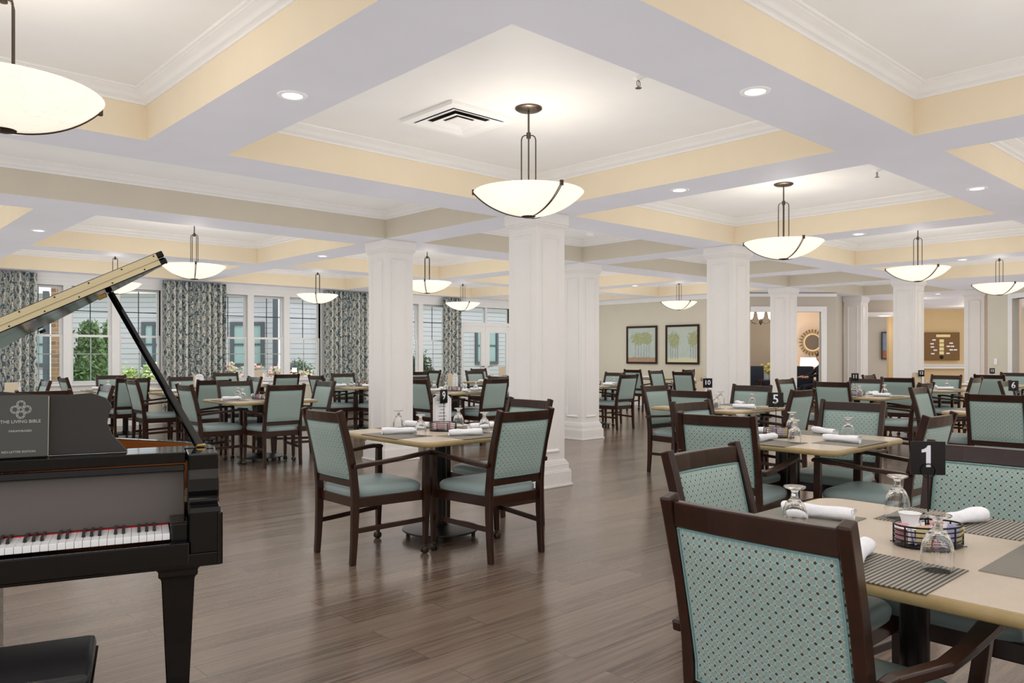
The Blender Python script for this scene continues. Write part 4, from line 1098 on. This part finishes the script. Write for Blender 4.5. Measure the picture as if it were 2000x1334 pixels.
# lid: hinged along a = -1.48, rising to the treble side
th = R(27); b0 = .42
lidM = Matrix.Translation((-1.475, 0, 1.0)) @ Matrix.Rotation(-th, 4, 'Y')
lid_out = [(0, b0)] + [(1.485, b0), (1.485, .50)] + [(p[0] + 1.485, p[1] + .015) for p in bent[8:-6]] + [(0, .9)]
b = MB().prism(lid_out, 0, .022); lid = b.xf(lidM).build('lid', g, piano, bevel=.004)
b = MB().prism([(0, b0), (1.485, b0), (1.485, b0 + .40), (0, b0 + .40)], .027, .05); flap = b.xf(lidM).build('lid_front_flap', g, piano, bevel=.004)
for (z0, z1) in ((.003, .0215), (.0275, .047)):
    b = MB().span(.02, 1.46, b0 - .002, b0 + .0, z0, z1); hg = b.xf(lidM).build('piano_hinge', M['gold'], lid)
b = MB().tube([(.02, b0 - .003, .0245), (1.46, b0 - .003, .0245)], .0038, 8); b.xf(lidM).build('hinge_knuckle', M['gold'], lid, smooth=60)
b = MB()
for k in range(12):
    for z_ in (.009, .041): b.lathe([(0, 0), (.003, 0), (.003, .001), (0, .001)], 8, c=(0, 0, 0)) if False else b.box((.08 + k * .12 + (.05 if z_ > .02 else 0), b0 - .003, z_), (.005, .002, .005))
b.xf(lidM).build('hinge_screws', M['black'], lid)
# prop
pa = Vector((-.05, .31, .99)); pbv = Vector((-.352, .66, 1.0 + (-.352 + 1.475) * math.tan(th) - .004))
dr = (pbv - pa).normalized()
b = MB(); b.sweep([pa, pa + dr * .24, pa + dr * .27, pbv], [.034, .03, .022, .02], [.016, .016, .02, .018]); prop = b.build('lid_prop', g, piano, bevel=.003)
q = pa + dr * .42; MB().lathe([(0, -.012), (.005, -.012), (.005, .012), (0, .012)], 10).xf(Matrix.Translation(q) @ Matrix.Rotation(PI / 2, 4, 'X')).build('prop_peg', M['black'], prop)
MB().box((-.045, .31, .99), (.034, .024, .012), ch=.003).build('prop_bracket', M['brass'], piano)
MB().box((0, 0, 0), (.035, .035, .012), mat=Matrix.Translation((pbv.x - .03, pbv.y + .03, pbv.z - .014)) @ Matrix.Rotation(-th, 4, 'Y'), ch=.003).build('prop_socket', M['brass'], lid)
for (s_, b_) in ((.35, .75), (.95, 1.1)):
    MB().lathe([(0, -.012), (.012, -.012), (.014, 0), (0, 0)], 14, c=(s_, b_, 0)).xf(lidM).build('rubber_buffer', M['black'], lid, smooth=50)
# lid latch plate on the inner bentside
i_ = min(range(n), key=lambda k: abs(inner[k][0] + .36)); tx, ty = inner[i_ + 1][0] - inner[i_ - 1][0], inner[i_ + 1][1] - inner[i_ - 1][1]
MB().box((0, 0, 0), (.036, .006, .05), mat=Matrix.Translation((inn2[i_][0] , inn2[i_][1], .945)) @ Matrix.Rotation(math.atan2(ty, tx), 4, 'Z')).build('latch_plate', M['brass'], piano)
# music book
PM = Matrix.Translation((PX, PY, 0)) @ Matrix.Rotation(ang, 4, 'Z')
def on_piano(a, b_, z): v = PM @ Vector((a, b_, z)); return v
bk = thing('hymn_book', 'dark grey hardback Bible standing on the piano music desk', 'book', on_piano(-.602, .226, .987), ang)
bk.rotation_euler = (R(-9), 0, ang)
MB().span(-.078, .078, -.022, -.019, 0, .205, ch=.001).build('front_cover', plain('book_cover', srgb(74, 74, 70), .55), bk)
MB().span(-.078, .078, .019, .022, 0, .205, ch=.001).build('back_cover', plain('book_back', srgb(66, 66, 62), .55), bk)
MB().span(-.076, .0765, -.019, .019, .002, .203).build('page_block', plain('page_cream', srgb(222, 216, 200), .8), bk)
SM = M['silver']
text_mesh('THE LIVING BIBLE', .0146, 'title', SM, bk, Matrix.Translation((.0, -.0223, .117)) @ STAND, ext=.0002)
text_mesh('PARAPHRASED', .0098, 'subtitle', SM, bk, Matrix.Translation((.0, -.0223, .086)) @ STAND, ext=.0002)
text_mesh('RED-LETTER EDITION', .0098, 'edition_line', SM, bk, Matrix.Translation((-.004, -.0223, .018)) @ STAND, ext=.0002)
e = MB()
for (dx, dz) in ((0, .017), (0, -.017), (.017, 0), (-.017, 0)):
    for r_ in (.0125, .0085): e.tube([(dx + r_ * math.cos(2 * PI * i / 20), -.0225, .157 + dz + r_ * math.sin(2 * PI * i / 20)) for i in range(20)], .0009, 5, True)
    for k in range(6):
        a = PI / 3 * k; e.tube([(dx + .0085 * math.cos(a), -.0225, .157 + dz + .0085 * math.sin(a)), (dx + .0125 * math.cos(a + .5), -.0225, .157 + dz + .0125 * math.sin(a + .5))], .0007, 4)
e.build('quatrefoil_emblem', SM, bk)
# bench
bc = on_piano(-.365, -.115, 0)
bench = thing('piano_bench', 'black leather piano bench at the lower left corner', 'bench', (bc.x, bc.y, 0), ang)
MB().span(-.76, 0, -.35, 0, .44, .485, ch=.02).build('cushion', M['felt'], bench, smooth=60)
MB().span(-.75, -.01, -.34, -.01, .36, .44, ch=.004).build('frame', g, bench)
MB().span(-.765, .005, -.355, .005, .432, .444, ch=.003).build('seat_edge', g, bench)
for a in (-.04, -.72):
    for b_ in (-.04, -.31): MB().sweep([(a, b_, 0), (a, b_, .37)], [.03, .045], [.03, .045], (0, 1, 0)).build('leg', g, bench, bevel=.003)

# ------------------------------------------------------------------ wall pieces
def framed(label, m, cx, cy, cz, w_, h_, rz, fw=.05, fm=None):
    r = thing('framed_painting', label, 'painting', (cx, cy, cz), rz, None)
    f = MB(); 
    for (a, b_, c, d) in ((-w_ / 2, w_ / 2, h_ / 2 - fw, h_ / 2), (-w_ / 2, w_ / 2, -h_ / 2, -h_ / 2 + fw), (-w_ / 2, -w_ / 2 + fw, -h_ / 2 + fw, h_ / 2 - fw), (w_ / 2 - fw, w_ / 2, -h_ / 2 + fw, h_ / 2 - fw)): f.span(a, b_, -.035, 0, c, d)
    f.build('frame', fm or M['chairwood'], r, bevel=.004)
    MB().span(-w_ / 2 + fw, w_ / 2 - fw, -.018, -.004, -h_ / 2 + fw, h_ / 2 - fw).build('canvas', m, r); return r
framed('dark framed painting of a clump of green trees, left of the pair', m_tree_art(0), 15.995, 12.40, 1.555, .98, .97, -PI / 2)
framed('dark framed painting of two tree clumps, right of the pair', m_tree_art(1), 15.995, 11.16, 1.555, .98, .97, -PI / 2)
VR = VIEW - PI / 2
# sunburst mirror
mx, my = W((1586 - 1000) / 1518.4 * 22.1, 22.1)
mir = thing('sunburst_mirror', 'round gold sunburst mirror on the wall above the lit table lamp', 'mirror', (mx, my, 1.33 + 22 / 1518.4 * 22.1), VR)
mf = Matrix.Rotation(PI / 2, 4, 'X')
MB().lathe([(0, 0), (.225, 0), (.225, .02), (0, .02)], 40).xf(mf).build('mirror_glass', plain('mirror', srgb(120, 120, 122), .03, 1), mir)
MB().lathe([(.215, 0), (.215, .04), (.25, .05), (.265, .03), (.265, 0)], 40, cap=False).xf(mf).build('rim', M['gold'], mir, smooth=50)
plain_ray = plain('antique_gold', srgb(140, 120, 80), .4, .8)
for k in range(24):
    a = 2 * PI * k / 24; MB().box((0, 0, 0), (.085, .03, .038), mat=Matrix.Rotation(-a, 4, 'Y') @ Matrix.Translation((.33, -.03, 0))).build('ray', plain_ray, mir)
def VP(px, py, d): return (*W((px - 1000) / 1518.4 * d, d), 1.33 + (690.8 - py) / 1518.4 * d)
# table lamp on side table
lx, ly, _ = VP(1582, 700, 21.3)
side = thing('side_table', 'small dark side table under the lit lamp in the lounge', 'table', (lx, ly, 0), VR)
MB().span(-.3, .3, -.25, .25, .56, .6, ch=.004).build('top', M['chairwood'], side)
for a in (-.26, .26):
    for b_ in (-.21, .21): MB().span(a - .02, a + .02, b_ - .02, b_ + .02, 0, .56).build('leg', M['chairwood'], side)
tl = thing('table_lamp', 'table lamp with a glowing white drum shade below the sunburst mirror', 'lamp', (lx, ly, .6), VR)
MB().lathe([(0, 0), (.08, 0), (.08, .015), (.05, .03), (.07, .12), (.06, .25), (.02, .36), (.012, .4), (.012, .45), (0, .45)], 24).build('base', plain('white_ceramic', srgb(235, 225, 210), .2), tl, smooth=50)
MB().lathe([(.22, .39), (.255, .39), (.245, .62), (.21, .62)][0:0] + [(.255, .38), (.245, .62)], 32, cap=False).build('lamp_shade', M['shade'], tl, smooth=60)
MB().lathe([(0, .65), (.01, .65), (.01, .68), (0, .69)], 8).build('finial', M['bronze'], tl)
point((lx, ly, 1.15), 8, (1, .88, .74), .1)
pxx = W(8.2, 20.9); point((pxx[0], pxx[1], 2.3), 10, (1, .9, .78), .15)
# chandelier
cx_, cy_, cz_ = VP(1486, 618, 19.6)
chd = thing('chandelier', 'bronze chandelier with frosted lit cups seen between two columns', 'chandelier', (cx_, cy_, 0), VR)
MB().tube([(0, 0, ZS), (0, 0, cz_ - .16)], .008).build('stem', M['bronze'], chd); MB().lathe([(0, cz_ - .22), (.03, cz_ - .18), (.05, cz_ - .12), (.03, cz_ - .06), (0, cz_ - .04)], 16).build('hub', M['bronze'], chd, smooth=60)
for k in range(6):
    a = 2 * PI * k / 6 + .3; c, s = math.cos(a), math.sin(a)
    arm = MB().tube([(.03 * c, .03 * s, cz_ - .12), (.12 * c, .12 * s, cz_ - .18), (.24 * c, .24 * s, cz_ - .15), (.28 * c, .28 * s, cz_ - .07)], .007).build('arm', M['bronze'], chd, smooth=60)
    MB().lathe([(.02, cz_ - .07), (.045, cz_ - .03), (.06, cz_ + .07), (.075, cz_ + .12)], 16, c=(.28 * c, .28 * s, 0), cap=False).build('glass_cup', M['shade'], arm, smooth=60)
point((cx_, cy_, cz_ + .05), 8, (1, .85, .65), .15)
# lounge chairs, vase, person
def lounge_chair(label, x, y, rz):
    r = thing('lounge_chair', label, 'armchair', (x, y, 0), rz, None)
    MB().span(-.35, .35, -.35, .33, .14, .44, ch=.04).build('seat', M['navy'], r, smooth=50); MB().span(-.35, .35, .2, .4, .3, 1.0, ch=.05).build('backrest', M['navy'], r, smooth=50)
    for s in (-1, 1): MB().span(s * .36 - .06, s * .36 + .06, -.34, .34, .14, .64, ch=.04).build('armrest', M['navy'], r, smooth=50)
    for a in (-.28, .28):
        for b_ in (-.28, .3): MB().span(a - .02, a + .02, b_ - .02, b_ + .02, 0, .15).build('leg', M['chairwood'], r)
    return r
x, y, _ = VP(1570, 700, 20.4); lounge_chair('navy armchair in the lounge, beside the lit table lamp', x, y, VR)
x, y, _ = VP(1472, 700, 20.6); lounge_chair('navy armchair below the chandelier, partly behind a column', x, y, VR)
x, y, _ = VP(1499, 700, 20.0)
cons = thing('console_table', 'dark console under the yellow flowers, beside a column', 'table', (x, y, 0), VR)
MB().span(-.25, .25, -.2, .2, .62, .66, ch=.004).build('top', M['chairwood'], cons)
for a in (-.22, .22):
    for b_ in (-.17, .17): MB().span(a - .02, a + .02, b_ - .02, b_ + .02, 0, .62).build('leg', M['chairwood'], cons)
vs_ = thing('flower_vase', 'glass vase of yellow flowers on the console in the lounge', 'vase', (x, y, .66), 0)
MB().lathe([(0, 0), (.05, 0), (.06, .05), (.035, .13), (.05, .17)], 16, cap=False).build('vase', M['teal_glass'], vs_, smooth=60)
rn = random.Random(5); yl = m_leaf('yellow_blooms', srgb(150, 150, 60), srgb(240, 220, 110))
for k in range(12):
    a = rn.uniform(0, 6.28); rr = rn.uniform(.02, .15); z = rn.uniform(.22, .42)
    MB().tube([(0, 0, .1), (rr * math.cos(a) * .6, rr * math.sin(a) * .6, z * .7), (rr * math.cos(a), rr * math.sin(a), z)], .004, 5).build('stem', M['darkbush'], vs_)
    MB().lathe([(0, -.03), (.035, -.015), (.045, .01), (.02, .03), (0, .025)], 8, c=(rr * math.cos(a), rr * math.sin(a), z)).build('bloom', yl, vs_, smooth=60)

def make_person():
    x, y, _ = VP(1599, 700, 19.7)
    r = thing('person', 'seated person in a dark jacket, seen side-on through the lounge opening', 'person', (x, y, 0), VR)
    # local: faces -x (picture left). skeleton: (pos, radius)
    J = {'pel': ((.12, 0, .52), .14), 'waist': ((.13, 0, .70), .15), 'chest': ((.10, 0, .92), .165), 'neckb': ((.07, 0, 1.07), .075), 'neck': ((.05, 0, 1.13), .052), 'h1': ((.02, 0, 1.19), .075), 'h2': ((.02, 0, 1.27), .088), 'h3': ((.03, 0, 1.33), .07)}
    E_ = [('pel', 'waist'), ('waist', 'chest'), ('chest', 'neckb'), ('neckb', 'neck'), ('neck', 'h1'), ('h1', 'h2'), ('h2', 'h3')]
    for s, nm in ((-1, 'l'), (1, 'r')):
        J['sh' + nm] = ((.09, s * .19, 1.0), .062); J['el' + nm] = ((-.10, s * .23, .80), .045); J['wr' + nm] = ((-.34, s * .17, .74), .03); J['pm' + nm] = ((-.41, s * .155, .735), .032)
        J['hip' + nm] = ((.05, s * .1, .50), .095); J['kn' + nm] = ((-.40, s * .12, .50), .06); J['an' + nm] = ((-.42, s * .12, .1), .042); J['toe' + nm] = ((-.58, s * .12, .04), .035)
        E_ += [('chest', 'sh' + nm), ('sh' + nm, 'el' + nm), ('el' + nm, 'wr' + nm), ('wr' + nm, 'pm' + nm), ('pel', 'hip' + nm), ('hip' + nm, 'kn' + nm), ('kn' + nm, 'an' + nm), ('an' + nm, 'toe' + nm)]
        for k in range(4):
            J['f%d%s' % (k, nm)] = ((-.445, s * (.135 + .016 * k), .735), .0095); J['g%d%s' % (k, nm)] = ((-.485 + .004 * abs(k - 1), s * (.13 + .018 * k), .722), .0085)
            E_ += [('pm' + nm, 'f%d%s' % (k, nm)), ('f%d%s' % (k, nm), 'g%d%s' % (k, nm))]
        J['th' + nm] = ((-.40, s * .115, .74), .010); J['ti' + nm] = ((-.43, s * .095, .735), .009); E_ += [('pm' + nm, 'th' + nm), ('th' + nm, 'ti' + nm)]
    J['nose'] = ((-.07, 0, 1.235), .016); E_ += [('h1', 'nose')]
    ks = list(J); me = bpy.data.meshes.new('body'); me.from_pydata([J[k][0] for k in ks], [(ks.index(a), ks.index(b)) for a, b in E_], [])
    o = bpy.data.objects.new('body', me); C.objects.link(o); o.parent = r
    sk = o.modifiers.new('skin', 'SKIN'); sd = o.modifiers.new('sub', 'SUBSURF'); sd.levels = 2; sd.render_levels = 2
    for i, k in enumerate(ks):
        v = me.skin_vertices[0].data[i]; v.radius = (J[k][1], J[k][1] * (1.25 if k in ('chest', 'waist', 'pel') else 1)); v.use_root = (k == 'pel')
    # bake and colour: skin above the collar and at the hands, jacket elsewhere
    dg = bpy.context.evaluated_depsgraph_get(); bm_ = bpy.data.meshes.new_from_object(o.evaluated_get(dg)); o.modifiers.clear(); o.data = bm_
    bm_.materials.clear(); bm_.materials.append(M['suit']); bm_.materials.append(M['skin'])
    for p in bm_.polygons:
        c = p.center; p.use_smooth = True
        if c.z > 1.10 or (c.x < -.33 and .68 < c.z < .78): p.material_index = 1
    h = MB(); vs = []; fs = []; nn = 20
    for j in range(9):
        t = PI * j / 8 * .62
        for i in range(nn):
            a = 2 * PI * i / nn; back = .5 + .5 * math.cos(a); rr = .108 * math.sin(t) if j else 0
            vs.append((.045 + rr * math.cos(a) * 1.05 + .01, rr * math.sin(a), 1.275 + .108 * math.cos(t) - (.035 * back if j > 5 else 0) + (.03 * (1 - back) if j > 5 else 0)))
    for j in range(8):
        for i in range(nn): fs.append((j * nn + i, j * nn + (i + 1) % nn, (j + 1) * nn + (i + 1) % nn, (j + 1) * nn + i))
    h.add(vs, fs).build('hair', M['hair'], r, smooth=180)
    for s in (-1, 1):
        MB().lathe([(0, -.012), (.008, -.01), (.012, 0), (.008, .01), (0, .012)], 10, c=(-.052, s * .032, 1.265)).build('eye', M['hair'], r, smooth=180)
        MB().lathe([(0, -.028), (.012, -.02), (.014, .01), (.008, .026), (0, .028)], 10, c=(.035, s * .092, 1.245), sy=.5).build('ear', M['skin'], r, smooth=180)
    MB().box((-.066, 0, 1.195), (.01, .04, .007), ch=.003).build('mouth', plain('lips', srgb(160, 90, 80), .5), r)
    return VP(1599, 700, 19.7)
x, y, _ = make_person()
stl = thing('stool', 'dark seat under the person in the lounge', 'seat', (x + .12 * math.cos(VR), y + .12 * math.sin(VR), 0), VR)
MB().span(-.25, .25, -.25, .25, .32, .40, ch=.02).build('seat', M['navy'], stl)
for a in (-.2, .2):
    for b_ in (-.2, .2): MB().span(a - .02, a + .02, b_ - .02, b_ + .02, 0, .33).build('leg', M['chairwood'], stl)

# notice board
bx, by, bz = VP(1838, 676.5, 24.44)
nb = thing('notice_board', 'brown memorial notice board with brass and white plates on the tan wall', 'notice board', (bx, by, bz), VR)
MB().span(-.57, .57, -.03, .0, -.44, .44, ch=.004).build('board', wood('board_brown', srgb(104, 76, 44), srgb(132, 98, 58), (8, 2, 8), .5, .1), nb)
MB().span(-.17, .27, -.036, -.03, .29, .37).build('heading_plate', M['yellow'], nb)
for k in range(4): MB().span(-.07, .07, -.036, -.03, .12 - k * .125, .22 - k * .125).build('brass_plate', M['yellow'], nb)
MB().lathe([(0, 0), (.06, 0), (.05, .02), (0, .03)], 18).xf(Matrix.Translation((0, -.03, -.34)) @ mf).build('medallion', M['black'], nb)
for (a, c) in ((-.24, .2), (-.3, .08), (-.29, -.02), (-.2, -.12), (-.28, -.23), (.3, .1), (.21, -.0), (.34, .0), (.3, -.11), (.43, -.11), (.2, -.22)): MB().span(a - .055, a + .055, -.036, -.03, c - .02, c + .02).build('name_plate', M['paper'], nb)
px_, py_, pz_ = VP(1735, 675, 23.55)
framed('dark framed blue and orange landscape in the far corridor', m_sunset_art(), px_, py_, pz_, .44, .83, VR, .035)
point((*W(13.4, 22.9), 2.3), 9, (1, .82, .6), .15); point((*W(10.35, 21.6), 2.0), 6, (1, .85, .7), .15); point((*W(10.3, 19.8), 2.45), 5, (1, .85, .7), .15)
point((19.0, 3.4, 2.3), 9, (1, .85, .7), .15)
# switch on right wall
sx_, sy_ = 18.38 - .22, 5.21 - .22
sw = thing('light_switch', 'white light switch plate on the grey wall right of the last column', 'switch', (sx_ - .004, sy_ + .004, 1.17), R(45) + PI)
MB().span(-.06, .06, -.006, .0, -.06, .06, ch=.002).build('plate', M['white'], sw)
for k in (-.02, .02): MB().span(k - .008, k + .008, -.011, -.006, -.02, .02).build('rocker', M['trim'], sw)
# papers on table thirteen
o = MB().span(-.14, .14, -.1, .1, 0, .012).build('paper_stack', M['paper']); o.location = (16.0, 4.86, TZ); o.rotation_euler = (0, 0, .4); tag(o, 'short stack of white papers on table thirteen', 'papers')

# ------------------------------------------------------------------ outside
def facade(p, q, h, label, wins_):
    p = Vector(p); q = Vector(q); L = (q - p).length; a = math.atan2(q.y - p.y, q.x - p.x)
    r = thing('neighbouring_wing', label, 'building', (p.x, p.y, 0), a)
    MB().span(0, L, 0, .2, -.2, h).build('siding', M['siding'], r)
    MB().span(0, L, -.25, .3, h, h + .12).build('fascia', M['trim'], r)
    for (s0, s1, z0, z1) in wins_:
        f = MB(); fw = .12
        f.span(s0, s1, -.06, 0, z1 - fw, z1); f.span(s0, s1, -.06, 0, z0, z0 + fw); f.span(s0, s0 + fw, -.06, 0, z0 + fw, z1 - fw); f.span(s1 - fw, s1, -.06, 0, z0 + fw, z1 - fw)
        zc = (z0 + z1) / 2; m_ = (s0 + s1) / 2; f.span(s0 + fw, m_ - .05, -.05, 0, zc - .03, zc + .03); f.span(m_ + .05, s1 - fw, -.05, 0, zc - .03, zc + .03)
        f.span(m_ - .05, m_ + .05, -.05, 0, z0 + fw, z1 - fw)
        wo = f.build('window', M['frame_dark'], r); MB().span(s0 + .05, s1 - .05, -.02, -.005, z0 + .05, z1 - .05).build('pane', M['teal_glass'], wo)
    return r, L
FA, FB = W(-17.5, 25.0), W(-7.6, 25.0)
fa, La = facade(FA, FB, 3.25, 'grey clapboard wing across the garden, facing the windows', [(8.45, 9.55, .9, 2.35), (5.6, 6.4, .9, 2.35), (1.5, 2.6, .9, 2.35)])
fb_, Lb = facade((FB[0] + .35, FB[1]), (FB[0] + 14, FB[1]), 3.25, 'grey clapboard wing across the garden, running off to the right', [(1.1, 2.2, .9, 2.35), (8.0, 9.2, .9, 2.4), (11, 12.2, .9, 2.4)])
for (px, d, lab) in ((90, 24.5, 'dark downpipe at the left end of the grey wing'), (538, 24.5, 'dark downpipe at the corner of the grey wings')):
    x, y, _ = VP(px, 690, d); o = MB().span(-.07, .07, -.06, .06, -.15, 3.3).build('downpipe', M['frame_dark']); o.location = (x, y, 0); o.rotation_euler = (0, 0, VR); tag(o, lab, 'downpipe')
x, y, _ = VP(103, 690, 20.0); o = MB().span(-.05, .05, -.05, .05, -.15, 3.1).build('porch_post', M['trim']); o.location = (x, y, 0); tag(o, 'white porch post beside the brick pillar outside', 'post')
x, y, _ = VP(117, 690, 19.6); o = MB().span(-.14, .14, -.14, .14, -.15, 3.1).build('brick_pillar', M['brick']); o.location = (x, y, 0); o.rotation_euler = (0, 0, VR); tag(o, 'brown brick pillar outside the leftmost window', 'pillar')
def bush(name, label, cat, px, d, w_, z1, m, kind='round', n=260, leaf=.07, group=None):
    x, y, _ = VP(px, 690, d); r = thing(name, label, cat, (x, y, -.15), 0, group); rn = random.Random(int(px * 7 + d)); b = MB()
    H = z1 + .15
    for k in range(n):
        t = rn.random(); a = rn.uniform(0, 6.283)
        if kind == 'cone': rad = w_ / 2 * (1 - t) ** .75 * (.75 + .25 * rn.random()) ; zz = .08 + t * (H - .08)
        else: rad = w_ / 2 * math.sqrt(max(0, 1 - (2 * t - 1) ** 2)) * (.7 + .35 * rn.random()); zz = .1 + t * (H - .1)
        cx, cy, cz = rad * math.cos(a), rad * math.sin(a), zz
        for q in range(5):
            u = Vector((rn.gauss(0, 1), rn.gauss(0, 1), rn.gauss(0, 1) + (1.2 if kind == 'cone' else 0))).normalized() * leaf * rn.uniform(.7, 1.4); v = u.orthogonal().normalized() * leaf * .5
            o_ = Vector((cx + rn.gauss(0, leaf), cy + rn.gauss(0, leaf), cz + rn.gauss(0, leaf)))
            b.add([o_ - u * .5, o_ + v, o_ + u, o_ - v], [(0, 1, 2, 3)])
    core = [(0, .02), (w_ * .36, .1), (w_ * .38, H * .25), (w_ * (.24 if kind == 'cone' else .36), H * .6), (w_ * (.08 if kind == 'cone' else .2), H * .85), (0, H * .93)]
    fo = b.build('foliage', m, r)
    MB().lathe(core, 14).build('inner_twigs', M['darkbush'], r, smooth=60)
    MB().tube([(0, 0, 0), (0, 0, H * .5)], .04).build('stem', M['chairwood'], r)
    return r
bush('conifer', 'broad green conifer outside the first window, the taller one', 'tree', 176, 19.2, 1.15, 2.0, M['conifer'], 'cone', 700, .08)
bush('conifer', 'slim green conifer outside, right of the broad one', 'tree', 213, 21.2, .58, 2.12, M['conifer'], 'cone', 420, .07)
bush('rose_bush', 'yellow green rose bush with white blooms outside, left one', 'shrub', 254, 17.6, .36, .9, M['rose'])
bush('rose_bush', 'yellow green rose bush with white blooms outside, behind the lid prop', 'shrub', 298, 17.6, .44, .98, M['rose'])
bush('flowering_shrub', 'pink flowering shrub outside, beside the second drape', 'shrub', 446, 19.2, .45, 1.0, M['pinkbush'])
bush('flowering_shrub', 'pink flowering shrub outside, under the grey window pair', 'shrub', 494, 20.4, .48, .98, M['pinkbush'])
bush('flowering_shrub', 'pink flowering shrub outside, by the corner downpipe', 'shrub', 539, 19.4, .45, .9, M['pinkbush'])
bush('flowering_shrub', 'pale flowering shrub outside, beside the third drape', 'shrub', 592, 20.6, .6, .8, M['pinkbush'])
bush('dark_shrub', 'dark green shrub outside, behind the pink flowers', 'shrub', 580, 23, .9, 1.05, M['darkbush'])
bush('dark_shrub', 'dark green shrub outside the window right of the left column', 'shrub', 822, 21, .55, 1.3, M['darkbush'])
bush('dark_shrub', 'low dark green shrub outside, at the foot of the brick pillar', 'shrub', 128, 20.3, .5, .9, M['darkbush'])
x, y, _ = VP(575, 715, 18.2)
lan = thing('garden_light', 'dark capped garden path light with a glowing lens outside', 'lamp', (x, y, -.15), 0)
MB().tube([(0, 0, 0), (0, 0, 1.05)], .02).build('post', M['frame_dark'], lan); MB().lathe([(.05, 1.05), (.055, 1.15)], 16).build('lens', M['shade'], lan); MB().lathe([(.075, 1.15), (.07, 1.2), (.03, 1.25), (0, 1.26)], 16).build('cap', M['frame_dark'], lan, smooth=60)
